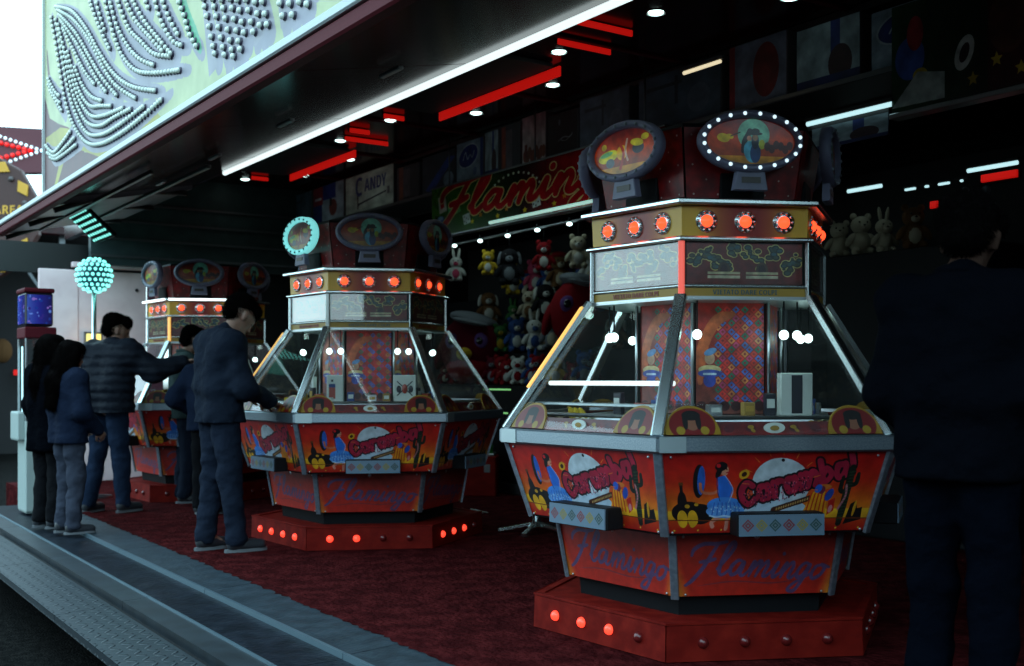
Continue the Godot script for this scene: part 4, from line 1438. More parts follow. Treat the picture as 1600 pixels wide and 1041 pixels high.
	if P.get("long_hair", false):
		hbones += [[hp.call(0, 0.02, -0.06), hp.call(0, -0.25, -0.12), 0.085, 0.08], [hp.call(0.06, 0.03, -0.02), hp.call(0.07, -0.25, -0.08), 0.05, 0.045], [hp.call(-0.06, 0.03, -0.02), hp.call(-0.07, -0.25, -0.08), 0.05, 0.045], [hp.call(0, -0.25, -0.12), hp.call(0, -0.45, -0.13), 0.08, 0.05]]
	nets(hr, hbones, 0.012 if P.get("long_hair", false) else 0.009, 0.03, 0.0, -1e9, 1e9, 9, 0.012)
	part("hair", strands(hr.done(), hb, P.get("long_hair", false), int(H * 1000)), MT[P.get("hair", "hair_black")], g)
	return g


# ---------------------------------------------------------------- prizes
func plush(kind: String, label: String, at: Vector3, height: float, yaw: float, main: String, second := "plush_white", group := "plush prizes on the rack") -> void:
	var g := thing("plush_toy", label, "plush toy", T(at, yaw, Vector3.ONE * height), group)
	var ball := sphere_mesh()
	var e := func(x: float, y: float, z: float, rx: float, ry: float, rz: float, roll := 0.0) -> Transform3D:
		return Transform3D(Basis(Vector3.BACK, roll) * Basis.from_scale(Vector3(rx, ry, rz)), Vector3(x, y, z))
	var m: StandardMaterial3D = MT[main]
	var w: StandardMaterial3D = MT[second]
	if kind == "bird":
		part("body", ball, m, g, e.call(0, 0.48, 0, 0.46, 0.48, 0.42))
		part("belly", ball, w, g, e.call(0, 0.22, 0.12, 0.34, 0.22, 0.31))
		part("cap", ball, MT.plush_grey, g, e.call(0.02, 0.88, -0.02, 0.36, 0.11, 0.34, -0.25))
		part("cap_peak", ball, MT.plush_grey, g, e.call(0.05, 0.84, 0.34, 0.26, 0.04, 0.2, -0.2))
		part("beak", ball, MT.plush_yellow, g, e.call(0, 0.4, 0.46, 0.1, 0.09, 0.17))
		for s in [-1.0, 1.0]:
			var y := part("eye", ball, MT.plush_violet, g, e.call(s * 0.2, 0.58, 0.34, 0.1, 0.11, 0.07))
			part("pupil", ball, MT.eye, y, Transform3D(Basis.from_scale(Vector3(0.5, 0.5, 0.5)), Vector3(0, 0, 0.72)))
			part("wing", ball, m, g, e.call(s * 0.46, 0.42, -0.04, 0.08, 0.24, 0.16, s * 0.3))
		return
	part("body", ball, m, g, e.call(0, 0.31, 0, 0.24, 0.29, 0.21))
	part("belly", ball, w, g, e.call(0, 0.3, 0.08, 0.17, 0.21, 0.15))
	var hd := part("head", ball, m, g, e.call(0, 0.7, 0.02, 0.235, 0.21, 0.2))
	part("muzzle", ball, w, g, e.call(0, 0.65, 0.17, 0.1, 0.08, 0.1))
	part("nose", ball, MT.eye, g, e.call(0, 0.68, 0.26, 0.03, 0.022, 0.02))
	for s in [-1.0, 1.0]:
		part("eye", ball, MT.eye, g, e.call(s * 0.085, 0.75, 0.185, 0.024, 0.03, 0.02))
		part("arm", ball, m, g, e.call(s * 0.26, 0.36, 0.07, 0.08, 0.18, 0.085, s * 0.6))
		part("leg", ball, m, g, e.call(s * 0.16, 0.09, 0.16, 0.095, 0.09, 0.17))
		if kind == "bunny":
			part("ear", ball, m, g, e.call(s * 0.1, 1.02, -0.02, 0.055, 0.22, 0.04, -s * 0.15))
		elif kind == "dog":
			part("ear", ball, w, g, e.call(s * 0.24, 0.68, 0.0, 0.055, 0.17, 0.09, s * 0.2))
		else:
			part("ear", ball, m, g, e.call(s * 0.17, 0.9, 0.0, 0.08, 0.08, 0.05))
	if kind == "hat":
		part("hat", ball, MT.plush_red, g, e.call(0, 0.9, -0.02, 0.23, 0.11, 0.2))
	hd.name = "head"


func carton(label: String, x0: float, x1: float, y0: float, y1: float, z: float, print_key: String, depth := 0.35) -> void:
	var g := thing("prize_box", label, "box", T(Vector3((x0 + x1) / 2, y0, z)), "prize boxes on the high shelf")
	var w := x1 - x0
	var h := y1 - y0
	part("carton", bx(Vector3(0, h / 2, -depth / 2 - 0.003), Vector3(w, h, depth), 0.006), MT.carton_grey, g)
	part("front", face_slab(-w / 2 + 0.004, 0.004, w / 2 - 0.004, h - 0.004, 0.0, 0.003), MT[print_key], g)


func box_print(key: String, k: int) -> void:
	var c := Cv.new(256, 192, rgb8(150, 160, 170))
	match k:
		0:  # big blue capitals and a line drawing of a lift gate
			c.im.fill(rgb8(196, 210, 200))
			c.poly(PackedVector2Array([Vector2(0.27, 0.75), Vector2(0.29, 0.75), Vector2(0.86, 0.6), Vector2(0.86, 0.64), Vector2(0.3, 0.8), Vector2(0.29, 0.84), Vector2(0.27, 0.84)]), rgb8(40, 44, 60))
			c.rect(0.255, 0.55, 0.28, 0.9, rgb8(70, 40, 50))
			c.rect(0.88, 0.52, 0.93, 0.7, rgb8(110, 110, 120))
			c.rect(0.05, 0.1, 0.052, 0.9, rgb8(130, 140, 140))
		1:  # red and blue with a pot
			c.im.fill(rgb8(150, 160, 176))
			c.rect(0, 0, 0.33, 0.5, rgb8(140, 20, 40))
			c.rect(0, 0.5, 0.3, 1, rgb8(24, 40, 110))
			c.rect(0.33, 0, 0.75, 0.4, rgb8(20, 34, 120))
			c.ell(0.66, 0.65, 0.17, 0.22, rgb8(120, 40, 34))
			c.rect(0.55, 0.4, 0.62, 0.6, rgb8(30, 30, 40))
			c.rect(0.06, 0.3, 0.28, 0.36, rgb8(200, 200, 210))
		2:  # blue oval badge on white
			c.im.fill(rgb8(150, 170, 190))
			c.rect(0.9, 0, 1, 1, rgb8(24, 50, 130))
			c.ell(0.45, 0.35, 0.52, 0.28, rgb8(190, 206, 220), -0.15)
			c.ell(0.45, 0.35, 0.48, 0.25, rgb8(20, 44, 130), -0.15)
			c.stroke(PackedVector2Array([Vector2(0.25, 0.42), Vector2(0.35, 0.25), Vector2(0.42, 0.42), Vector2(0.52, 0.33), Vector2(0.6, 0.4), Vector2(0.68, 0.26)]), 0.03, rgb8(170, 190, 210))
			c.ell(0.7, 0.75, 0.1, 0.1, rgb8(110, 130, 170))
		3:  # pale box with a blue band and a dark appliance
			c.im.fill(rgb8(150, 170, 180))
			c.rect(0.55, 0, 0.7, 0.7, rgb8(30, 56, 130))
			c.ell(0.7, 0.7, 0.25, 0.3, rgb8(60, 30, 40))
			c.rect(0, 0.85, 1, 1, rgb8(24, 40, 100))
		4:  # dark with an orange strip
			c.im.fill(rgb8(30, 30, 44))
			c.rect(0.1, 0, 0.3, 1, rgb8(120, 50, 34))
			c.rect(0.3, 0.1, 0.6, 0.9, rgb8(80, 70, 80))
			c.rect(0.16, 0.6, 0.26, 0.9, rgb8(150, 70, 30))
		5:  # pale with a meal in brown
			c.im.fill(rgb8(176, 176, 176))
			c.vgrad(0, 0.5, rgb8(150, 110, 120), rgb8(176, 176, 176))
			for i in 9:
				c.ell(0.12 + 0.1 * i, 0.78 + 0.05 * sin(i * 2.3), 0.12, 0.12, rgb8(120, 56 + 6 * (i % 3), 40))
			c.rect(0.1, 0.55, 0.22, 0.8, rgb8(110, 40, 36))
		6:  # black with a thin light swoosh
			c.im.fill(rgb8(14, 14, 22))
			c.stroke(PackedVector2Array([Vector2(0.35, 0.62), Vector2(0.55, 0.55), Vector2(0.75, 0.58), Vector2(0.85, 0.5)]), 0.03, rgb8(120, 130, 140), 0.3)
			c.stroke(PackedVector2Array([Vector2(0.45, 0.6), Vector2(0.6, 0.64), Vector2(0.75, 0.58)]), 0.02, rgb8(140, 150, 150), 0.3)
			c.ell(0.4, 0.2, 0.05, 0.07, rgb8(80, 90, 100))
		7:  # grey blue, faint drawing
			c.im.fill(rgb8(70, 84, 104))
			c.rect(0.1, 0.2, 0.55, 0.26, rgb8(40, 48, 60))
			c.rect(0.46, 0.1, 0.5, 0.6, rgb8(40, 46, 60))
			c.ell(0.75, 0.6, 0.18, 0.25, rgb8(90, 100, 120))
		8:  # blue slanting band
			c.im.fill(rgb8(40, 44, 60))
			c.poly(PackedVector2Array([Vector2(0.1, 0.9), Vector2(0.8, 0.15), Vector2(1, 0.2), Vector2(0.3, 1)]), rgb8(24, 60, 150))
			c.ell(0.8, 0.75, 0.2, 0.2, rgb8(140, 160, 180))
		9:  # red and pale
			c.im.fill(rgb8(110, 116, 140))
			c.ell(0.65, 0.5, 0.3, 0.42, rgb8(120, 24, 28))
			c.rect(0, 0, 0.1, 1, rgb8(150, 30, 40))
	c.wear(100 + k, 0.3)
	printed(key, c.tex(), 0.7)


# ---------------------------------------------------------------- the scene
func _ready() -> void:
	rng.seed = 5
	# camera: a 39 mm lens held level, shifted a little upwards
	var cam := Camera3D.new()
	cam.name = "camera"
	cam.projection = Camera3D.PROJECTION_FRUSTUM
	cam.near = 0.05
	cam.far = 400.0
	cam.size = 0.05 * 1041.0 / 1740.0
	cam.frustum_offset = Vector2(0.0, 0.05 * 71.5 / 1740.0)
	cam.position = Vector3(3.90, 1.17, 3.81)
	cam.basis = Basis.looking_at(Vector3(-0.826, 0, -0.563), Vector3.UP)
	var lens := CameraAttributesPhysical.new()
	lens.frustum_focal_length = 39.0
	lens.frustum_focus_distance = 5.4
	lens.frustum_near = 0.05
	lens.frustum_far = 400.0
	lens.exposure_aperture = 2.8
	cam.attributes = lens
	add_child(cam)
	cam.current = true
	# sky: a bright overcast dusk
	var env := Environment.new()
	env.background_mode = Environment.BG_SKY
	var sm := ProceduralSkyMaterial.new()
	sm.sky_top_color = Color(0.76, 0.93, 1.0)
	sm.sky_horizon_color = Color(0.85, 0.98, 1.0)
	sm.sky_curve = 0.12
	sm.sky_energy_multiplier = 2.3
	sm.ground_bottom_color = Color(0.05, 0.06, 0.07)
	sm.ground_horizon_color = Color(0.1, 0.12, 0.14)
	env.sky = Sky.new()
	env.sky.sky_material = sm
	env.background_energy_multiplier = 1.0
	env.tonemap_mode = Environment.TONE_MAPPER_LINEAR
	env.tonemap_exposure = 0.58
	env.sdfgi_enabled = true
	env.ssao_enabled = true
	env.ssil_enabled = true
	var we := WorldEnvironment.new()
	we.name = "world"
	we.environment = env
	add_child(we)
	var sun := DirectionalLight3D.new()
	sun.name = "dusk_light"
	sun.light_energy = 0.05
	sun.light_angular_distance = 40.0
	sun.light_color = Color(0.8, 0.95, 1.0)
	sun.sky_mode = DirectionalLight3D.SKY_MODE_LIGHT_ONLY
	sun.shadow_enabled = true
	sun.basis = Basis.looking_at(Vector3(0.6, -0.7, -0.6), Vector3.UP)
	add_child(sun)
	materials()
	MT.carpet.metallic_specular = 0.1
	MT.asphalt.metallic_specular = 0.08
	MT.deck_dark.metallic_specular = 0.2
	setting()
	stall()
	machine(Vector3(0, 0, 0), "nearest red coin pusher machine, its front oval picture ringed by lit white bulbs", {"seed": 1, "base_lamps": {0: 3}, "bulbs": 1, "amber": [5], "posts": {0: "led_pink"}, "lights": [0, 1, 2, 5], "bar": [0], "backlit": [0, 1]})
	machine(Vector3(-3.6, 0, 0), "middle red coin pusher machine with one oval frame glowing cyan", {"seed": 2, "base_lamps": {0: 4, 1: 2, 2: 3}, "ring": 0, "amber": [5], "posts": {0: "chrome_lit"}, "lights": [0, 1, 2, 5]})
	machine(Vector3(-7.2, 0, 0), "farthest red coin pusher machine, white light strip along its cornice", {"seed": 3, "base_lamps": {0: 1}, "cornice_led": [0, 1], "posts": {0: "amber_glow"}, "lights": [0, 1]})
	machine_prizes()
	sign_board()
	shelf_boxes()
	prize_rack()
	right_interior()
	left_end()
	people()
	floor_things()
	across_the_street()


func materials() -> void:
	worn("base_red", Color(0.17, 0.006, 0.004), Color(0.27, 0.014, 0.008), 0.6, 0.0, 1.4, 33, 0.012).metallic_specular = 0.2
	mat("black", 0.012, 0.012, 0.014, 0.5).metallic_specular = 0.2
	mat("cable_black", 0.01, 0.01, 0.011, 0.35)
	mat("steel_dark", 0.12, 0.13, 0.14, 0.4, 0.9)
	mat("edge_bright", 0.12, 0.18, 0.22, 0.4, 0.6)
	mat("steel", 0.42, 0.45, 0.47, 0.3, 1.0)
	mat("chrome", 0.6, 0.64, 0.64, 0.27, 1.0)
	mat("coin", 0.5, 0.42, 0.26, 0.3, 1.0)
	worn("brushed", Color(0.24, 0.29, 0.34), Color(0.36, 0.41, 0.46), 0.33, 0.9, 3.0, 2, 0.08)
	mat("brushed_pale", 0.46, 0.52, 0.54, 0.33, 0.8)
	worn("post_grey", Color(0.16, 0.18, 0.22), Color(0.26, 0.29, 0.34), 0.4, 0.7, 2.0, 3, 0.03)
	mat("chrome_lit", 0.7, 0.7, 0.66, 0.3, 0.6)  # paler chrome: the light falling on this post is painted in
	mat("white_plastic", 0.7, 0.74, 0.68, 0.4)
	mat("ochre", 0.35, 0.2, 0.03, 0.5)
	mat("strip_yellow", 0.5, 0.29, 0.04, 0.4)
	mat("strip_red", 0.3, 0.02, 0.015, 0.4)
	mat("strip_blue", 0.06, 0.11, 0.13, 0.4)
	mat("oval_grey", 0.24, 0.24, 0.36, 0.45)
	mat("plate_brown", 0.05, 0.03, 0.02, 0.4)
	var gl := mat("glass", 0.9, 1.0, 0.97, 0.02)
	gl.transparency = BaseMaterial3D.TRANSPARENCY_ALPHA
	gl.albedo_color.a = 0.004
	gl.metallic_specular = 0.32
	var wg := mat("window_glass", 0.9, 1.0, 0.97, 0.02)
	wg.transparency = BaseMaterial3D.TRANSPARENCY_ALPHA
	wg.albedo_color.a = 0.01
	mat("lamp_red", 1.0, 0.05, 0.025, 0.3, 0.0, 3.4)
	mat("lamp_orange", 1.0, 0.07, 0.02, 0.3, 0.0, 3.8)
	mat("lamp_dead", 0.16, 0.012, 0.012, 0.2)
	mat("bulb_white", 0.7, 1.0, 0.95, 0.3, 0.0, 7.0)
	mat("bulb_blue", 0.7, 0.93, 1.0, 0.3, 0.0, 2.0)
	mat("bulb_off", 0.25, 0.29, 0.33, 0.3)
	mat("bulb_dark", 0.02, 0.05, 0.06, 0.3)
	mat("led_white", 0.85, 1.0, 1.0, 0.3, 0.0, 4.0)
	mat("led_cyan", 0.25, 0.85, 0.85, 0.3, 0.0, 1.2)
	mat("amber_glow", 1.0, 0.5, 0.12, 0.3, 0.0, 1.5)  # glow colour for the strut reflections and one head post
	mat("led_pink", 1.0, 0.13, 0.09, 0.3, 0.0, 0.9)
	mat("led_red", 1.0, 0.012, 0.008, 0.3, 0.0, 0.62)
	mat("led_teal", 0.22, 0.85, 0.75, 0.3, 0.0, 3.2)
	mat("led_green", 0.35, 0.9, 0.3, 0.3, 0.0, 0.9)
	mat("tube_white", 0.85, 1.0, 1.0, 0.3, 0.0, 1.9)
	mat("sign_reflection", 0.6, 0.95, 0.85, 0.3, 0.0, 0.8)
	mat("tube_dull", 0.5, 0.6, 0.7, 0.3, 0.0, 0.25)
	mat("led_yellow", 1.0, 0.8, 0.25, 0.3, 0.0, 0.6)
	mat("screen_blue", 0.06, 0.1, 0.5, 0.2, 0.0, 0.3)
	var scr := printed("screen_print", art_screen(), 0.2)
	scr.emission_enabled = true
	scr.emission_texture = scr.albedo_texture
	scr.emission = Color.BLACK
	scr.emission_energy_multiplier = 0.35
	mat("streak_warm", 1.0, 0.85, 0.55, 0.3, 0.0, 1.4)
	mat("globe_teal", 0.01, 0.06, 0.09, 0.3, 0.0, 0.6)
	mat("cabinet_pale", 0.5, 0.58, 0.55, 0.4)
	mat("bin_grey", 0.3, 0.31, 0.36, 0.5)
	mat("dome_green", 0.05, 0.32, 0.06, 0.15)
	mat("ink_dark", 0.02, 0.018, 0.03, 0.4)
	mat("ink_red", 0.4, 0.05, 0.03, 0.4)
	mat("ride_brown", 0.06, 0.014, 0.01, 0.6)
	mat("ride_yellow", 0.75, 0.38, 0.02, 0.5)
	mat("ride_knob", 0.09, 0.07, 0.07, 0.4)
	mat("ride_maroon", 0.12, 0.016, 0.028, 0.6)
	mat("tube_blue", 0.6, 0.95, 1.0, 0.3, 0.0, 1.6)
	printed("art_cabinet", art_cabinet(), 0.45, 0.08)
	printed("art_lower", art_lower(), 0.5, 0.05)
	printed("art_picture0", art_picture(81), 0.3)
	printed("art_picture1", art_picture(84), 0.3)
	printed("art_oval0", art_oval(0), 0.3)
	printed("art_oval1", art_oval(1), 0.3)
	for k in 2:  # the pictures in the ovals can be lit from behind
		var back := printed("art_oval_lit%d" % k, art_oval(k), 0.3)
		back.emission_enabled = true
		back.emission_texture = back.albedo_texture
		back.emission = Color.BLACK
		back.emission_energy_multiplier = [0.22, 0.4][k]
	printed("art_column", art_column(), 0.4)
	printed("art_skirt", art_skirt(), 0.4).albedo_color = Color(0.66, 0.66, 0.66)
	printed("art_medallion", art_medallion(), 0.4).albedo_color = Color(0.62, 0.62, 0.62)
	printed("art_lampband", art_lampband(), 0.4, 0.1)
	printed("art_crest", art_crest(), 0.4, 0.1)
	printed("art_tray", art_tray(), 0.4).albedo_color = Color(0.6, 0.65, 0.7)
	printed("art_hanging_sign", art_hanging_sign(), 0.2, 0.5)
	printed("art_second_sign", art_second_sign(), 0.3)
	printed("art_bulb_board", art_bulb_board(), 0.5).albedo_color = Color(0.72, 0.72, 0.70)
	# setting
	worn("carpet", Color(0.044, 0.005, 0.006), Color(0.095, 0.012, 0.013), 1.0, 0.0, 0.9, 12, 0.012, 6.0)
	worn("ramp_metal", Color(0.010, 0.024, 0.038), Color(0.032, 0.056, 0.078), 0.5, 0.2, 0.9, 13, 0.012, 1.0)
	worn("deck_dark", Color(0.006, 0.009, 0.015), Color(0.016, 0.021, 0.032), 0.45, 0.0, 0.8, 14, 0.012, 1.0)
	worn("lip_metal", Color(0.006, 0.013, 0.021), Color(0.018, 0.03, 0.042), 0.45, 0.2, 0.9, 15, 0.012)
	worn("asphalt", Color(0.006, 0.006, 0.006), Color(0.016, 0.015, 0.014), 0.9, 0.0, 0.7, 16, 0.04, 3.0)
	var tr := worn("tread", Color(0.006, 0.015, 0.024), Color(0.018, 0.034, 0.048), 0.45, 0.2, 0.9, 17, 0.015)
	tr.normal_enabled = true
	tr.normal_texture = tread_normal()
	tr.uv1_scale = Vector3.ONE * 4.0
	worn("maroon", Color(0.022, 0.003, 0.005), Color(0.042, 0.005, 0.008), 0.16, 0.0, 0.5, 18, 0.015).metallic_specular = 0.3
	worn("soffit_grey", Color(0.10, 0.075, 0.09), Color(0.16, 0.12, 0.14), 0.4, 0.0, 0.5, 19, 0.012)
	worn("teal_dark", Color(0.015, 0.035, 0.038), Color(0.03, 0.055, 0.058), 0.5, 0.0, 0.6, 20, 0.015)
	worn("pink_wall", Color(1.1, 0.8, 0.82), Color(1.25, 0.95, 0.96), 0.6, 0.0, 0.5, 21, 0.01)
	mat("trim_white", 0.6, 0.66, 0.66, 0.4)
	mat("trim_maroon", 0.12, 0.012, 0.02, 0.6).metallic_specular = 0.2
	mat("pink_dark", 0.14, 0.03, 0.06, 0.6)
	mat("frame_black", 0.008, 0.009, 0.01, 0.4)
	mat("dark_wall", 0.007, 0.0065, 0.008, 0.8)
	mat("grey_panel", 0.035, 0.035, 0.042, 0.6)
	mat("shelf_dark", 0.02, 0.02, 0.022, 0.5)
	mat("bulb_glass", 0.84, 0.9, 0.8, 0.35)
	mat("bulb_socket", 0.035, 0.025, 0.06, 0.5)
	mat("carton_grey", 0.09, 0.09, 0.10, 0.8)
	mat("ink_blue", 0.02, 0.06, 0.24, 0.5)
	mat("eye", 0.006, 0.006, 0.007, 0.15)
	# people
	var sk := mat("skin", 0.36, 0.19, 0.135, 0.55)
	sk.subsurf_scatter_enabled = true
	sk.subsurf_scatter_strength = 0.15
	mat("skin_shade", 0.06, 0.032, 0.024, 0.7).metallic_specular = 0.1  # skin darkened: the shade on this figure is painted into its colour
	cloth("jacket_navy", 0.012, 0.017, 0.03)
	cloth("jacket_black", 0.0025, 0.003, 0.005)
	MT.jacket_black.metallic_specular = 0.05
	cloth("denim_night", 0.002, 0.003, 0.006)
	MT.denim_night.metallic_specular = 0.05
	cloth("jacket_quilt", 0.014, 0.017, 0.026, 0.5)
	cloth("jacket_blue", 0.010, 0.016, 0.036)
	cloth("shirt_teal", 0.05, 0.075, 0.075)
	cloth("denim_dark", 0.015, 0.021, 0.038)
	cloth("denim_blue", 0.020, 0.034, 0.07)
	cloth("denim_grey", 0.05, 0.056, 0.082)
	cloth("trousers_black", 0.008, 0.008, 0.01)
	mat("shoe_dark", 0.025, 0.027, 0.035, 0.5)
	mat("sole", 0.2, 0.21, 0.23, 0.6)
	mat("hair_black", 0.005, 0.004, 0.004, 0.8).metallic_specular = 0.06
	# plush
	for q in [["plush_red", 0.20, 0.008, 0.012], ["plush_maroon", 0.09, 0.006, 0.014], ["plush_white", 0.5, 0.52, 0.48], ["plush_cream", 0.42, 0.38, 0.28], ["plush_brown", 0.14, 0.07, 0.03], ["plush_blue", 0.03, 0.07, 0.2], ["plush_yellow", 0.5, 0.34, 0.03], ["plush_violet", 0.12, 0.06, 0.2], ["plush_grey", 0.16, 0.18, 0.2], ["plush_pink", 0.45, 0.06, 0.12], ["plush_green", 0.05, 0.16, 0.05], ["plush_black", 0.015, 0.015, 0.018], ["plush_orange", 0.4, 0.13, 0.02]]:
		cloth(q[0], q[1], q[2], q[3])
	for k in 10:
		box_print("box_print%d" % k, k)


func tread_normal() -> ImageTexture:
	# raised studs in alternating directions, as a height field turned into a normal map
	var im := Image.create(128, 128, false, Image.FORMAT_RGB8)
	im.fill(Color(0, 0, 0))
	for k in 16:
		var cx := (k % 4) * 32 + 16
		var cy := int(k / 4.0) * 32 + 16
		var d := Vector2(1, 1).normalized() if (k + int(k / 4.0)) % 2 == 0 else Vector2(1, -1).normalized()
		for y in 128:
			for x in 32:
				var X := cx - 16 + x
				var v := Vector2(X - cx, y - cy)
				var a := v.dot(d) / 13.0
				var b := v.dot(d.orthogonal()) / 4.5
				var h := 1.0 - a * a - b * b
				if h > 0.0:
					im.set_pixel(X, y, Color.WHITE * minf(1.0, h * 1.6))
	im.bump_map_to_normal_map(6.0)
	return ImageTexture.create_from_image(im)


func setting() -> void:
	structure("street_ground", bx(Vector3(-20, -0.6, 0), Vector3(300, 0.5, 300)), MT.asphalt)
	var ce := MB.new()
	var nz := FastNoiseLite.new()
	nz.frequency = 2.5
	nz.fractal_octaves = 4
	for i in 420:  # the frayed edge of the carpet on the ramp
		var xa := -7.4 + i * 0.025
		var za := 1.475 + 0.03 * nz.get_noise_1d(xa * 5.0)
		var zb := 1.475 + 0.03 * nz.get_noise_1d((xa + 0.025) * 5.0)
		ce.quad(Vector3(xa, 0.013, za), Vector3(xa + 0.025, 0.013, zb), Vector3(xa + 0.025, 0.016, 1.4), Vector3(xa, 0.016, 1.4), Vector3(xa, -1, 1.4))
	structure("carpet_fringe", ce.done(), MT.carpet)
	structure("carpet_floor", bx(Vector3(-2.8, -0.16, -2.3), Vector3(13.8, 0.32, 7.5)), MT.carpet)
	# metal edge of the stage, from the carpet outwards: a ramp, a dark deck, a lip, a gap and a tread plate
	var edge := Node3D.new()
	edge.name = "stage_edge"
	edge.set_meta("kind", "structure")
	add_child(edge)
	var n := 6
	for i in n:
		var x0 := -7.4 + i * 1.75
		var x1 := x0 + 1.744
		var strip := func(z0: float, y0: float, z1: float, y1: float, th: float) -> ArrayMesh:
			var b := MB.new()
			b.prism(PackedVector3Array([Vector3(x0, y0 - th, z0), Vector3(x0, y1 - th, z1), Vector3(x0, y1, z1), Vector3(x0, y0, z0)]), PackedVector3Array([Vector3(x1, y0 - th, z0), Vector3(x1, y1 - th, z1), Vector3(x1, y1, z1), Vector3(x1, y0, z0)]))
			return b.done()
		part("ramp_plate", strip.call(1.452, 0.012, 1.725, -0.004, 0.03), MT.ramp_metal, edge)
		part("edge_angle", strip.call(1.727, 0.006, 1.745, 0.006, 0.05), MT.edge_bright, edge)
		part("lip_bead", strip.call(2.048, 0.002, 2.062, 0.002, 0.05), MT.edge_bright, edge)
		part("deck_plate", strip.call(1.747, -0.02, 2.05, -0.02, 0.04), MT.deck_dark, edge)
		part("lip_plate", strip.call(2.064, -0.006, 2.19, -0.012, 0.06), MT.lip_metal, edge)
		if i > 0:
			part("tread_plate", strip.call(2.245, -0.03, 2.53, -0.045, 0.04), MT.tread, edge)
	part("stage_side", bx(Vector3(-2.1, -0.24, 1.83), Vector3(10.6, 0.36, 0.8)), MT.black, edge)


func stall() -> void:
	var g := thing("fairground_stall", "long fairground arcade stall with dark maroon ceiling and raised front awning", "stall", T(Vector3.ZERO))
	part("ceiling", bx(Vector3(-3.3, 3.55, -2.6), Vector3(13.4, 0.1, 6.8)), MT.maroon, g)
	part("back_wall", bx(Vector3(-3.3, 1.75, -6.05), Vector3(13.4, 3.5, 0.1)), MT.dark_wall, g)
	part("end_wall", bx(Vector3(-9.4, 1.75, -3.2), Vector3(0.1, 3.5, 5.8)), MT.dark_wall, g)
	part("side_wall", bx(Vector3(3.4, 1.75, -2.9), Vector3(0.1, 3.5, 6.2)), MT.dark_wall, g)
	part("front_beam", bx(Vector3(-3.3, 3.16, 0.72), Vector3(13.4, 0.68, 0.08)), MT.maroon, g)
	for k in 9:
		part("ceiling_joint", bx(Vector3(-9.4 + k * 1.45, 3.492, -2.6), Vector3(0.05, 0.018, 6.6), 0.004), MT.trim_maroon, g)
	for z in [0.3, -0.45, -1.9]:
		part("cable_duct", bx(Vector3(-3.3, 3.475, z), Vector3(13.2, 0.05, 0.06), 0.006), MT.cable_black, g)
	for k in 5:
		var cb := MB.new(true)
		var pp := PackedVector3Array()
		for j in 13:
			pp.append(Vector3(-8.5 + k * 1.9 + j * 0.14, 3.45 - 0.09 * sin(PI * j / 12.0), -0.1 - 0.15 * (k % 2)))
		cb.tube(pp, PackedFloat32Array([0.009]), 6)
		part("cable", cb.done(), MT.cable_black, g)
	# the awning: its underside rises inwards
	var aw := MB.new()
	var soff := func(x0: float, x1: float, y_out: float, y_in: float) -> ArrayMesh:
		var b := MB.new()
		b.prism(PackedVector3Array([Vector3(x0, y_out, 1.9), Vector3(x0, y_in, 0.77), Vector3(x0, y_in + 0.05, 0.77), Vector3(x0, y_out + 0.05, 1.9)]), PackedVector3Array([Vector3(x1, y_out, 1.9), Vector3(x1, y_in, 0.77), Vector3(x1, y_in + 0.05, 0.77), Vector3(x1, y_out + 0.05, 1.9)]))
		return b.done()
	for i in 6:
		part("awning_panel", soff.call(-5.3 + i * 1.45, -5.3 + i * 1.45 + 1.44, 2.57, 2.79), MT.maroon, g)
	for i in 2:
		part("awning_panel", soff.call(-7.4 + i * 1.05, -7.4 + i * 1.05 + 1.04, 2.52, 2.76), MT.soffit_grey, g)
	part("awning_edge", bx(Vector3(-1.9, 2.535, 1.905), Vector3(11.0, 0.07, 0.07), 0.01), MT.trim_maroon, g)
	part("awning_trim", bx(Vector3(-1.9, 2.595, 1.93), Vector3(11.0, 0.045, 0.05), 0.008), MT.trim_white, g)
	for x in [-5.34, -6.3, -7.36]:
		var b := MB.new(true)
		var p := PackedVector3Array()
		for k in 9:
			var f := k / 8.0
			p.append(Vector3(x, 2.49 + 0.235 * f + 0.06 * sin(PI * f), 1.86 - 1.05 * f))
		b.tube(p, PackedFloat32Array([0.022]), 8)
		part("awning_rib", b.done(), MT.frame_black, g)
	for z in [1.55, 1.15]:
		part("awning_bar", bx(Vector3(-5.6, 2.52 + (1.9 - z) * 0.2, z), Vector3(3.6, 0.03, 0.03), 0.004), MT.frame_black, g)
	for x in [-0.9, -2.2, -3.4, -4.6]:
		part("awning_fitting", bx(Vector3(x, 2.66, 1.25), Vector3(0.2, 0.02, 0.03), 0.004), MT.steel_dark, g)
	# end bulkhead and the pale end wall under it
	part("end_gable", bx(Vector3(-9.44, 2.53, 0.6), Vector3(0.1, 0.34, 2.0)), MT.frame_black, g)
	part("end_bulkhead", bx(Vector3(-9.05, 2.98, -0.9), Vector3(0.1, 1.06, 3.2)), MT.teal_dark, g)
	for k in 4:
		part("bulkhead_rib", bx(Vector3(-8.98, 2.55 + k * 0.2, -0.9), Vector3(0.02, 0.025, 3.2)), MT.steel_dark, g)
	var w := thing("end_wall", "pale pinkish end wall of the stall with dark pink corner, behind the lit ball lamp", "wall", T(Vector3(-9.3, 0, 0)))
	part("panel", bx(Vector3(0, 1.2, 0.98), Vector3(0.05, 2.4, 0.42), 0.006), MT.pink_wall, w)
	part("panel", bx(Vector3(-0.01, 1.2, 0.385), Vector3(0.05, 2.4, 0.76), 0.006), MT.pink_wall, w)
	part("corner_panel", bx(Vector3(0.03, 1.24, -0.09), Vector3(0.09, 2.48, 0.17), 0.006), MT.pink_dark, w)
	part("top_trim", bx(Vector3(0.02, 2.46, 0.34), Vector3(0.07, 0.06, 1.0), 0.006), MT.pink_wall, w)
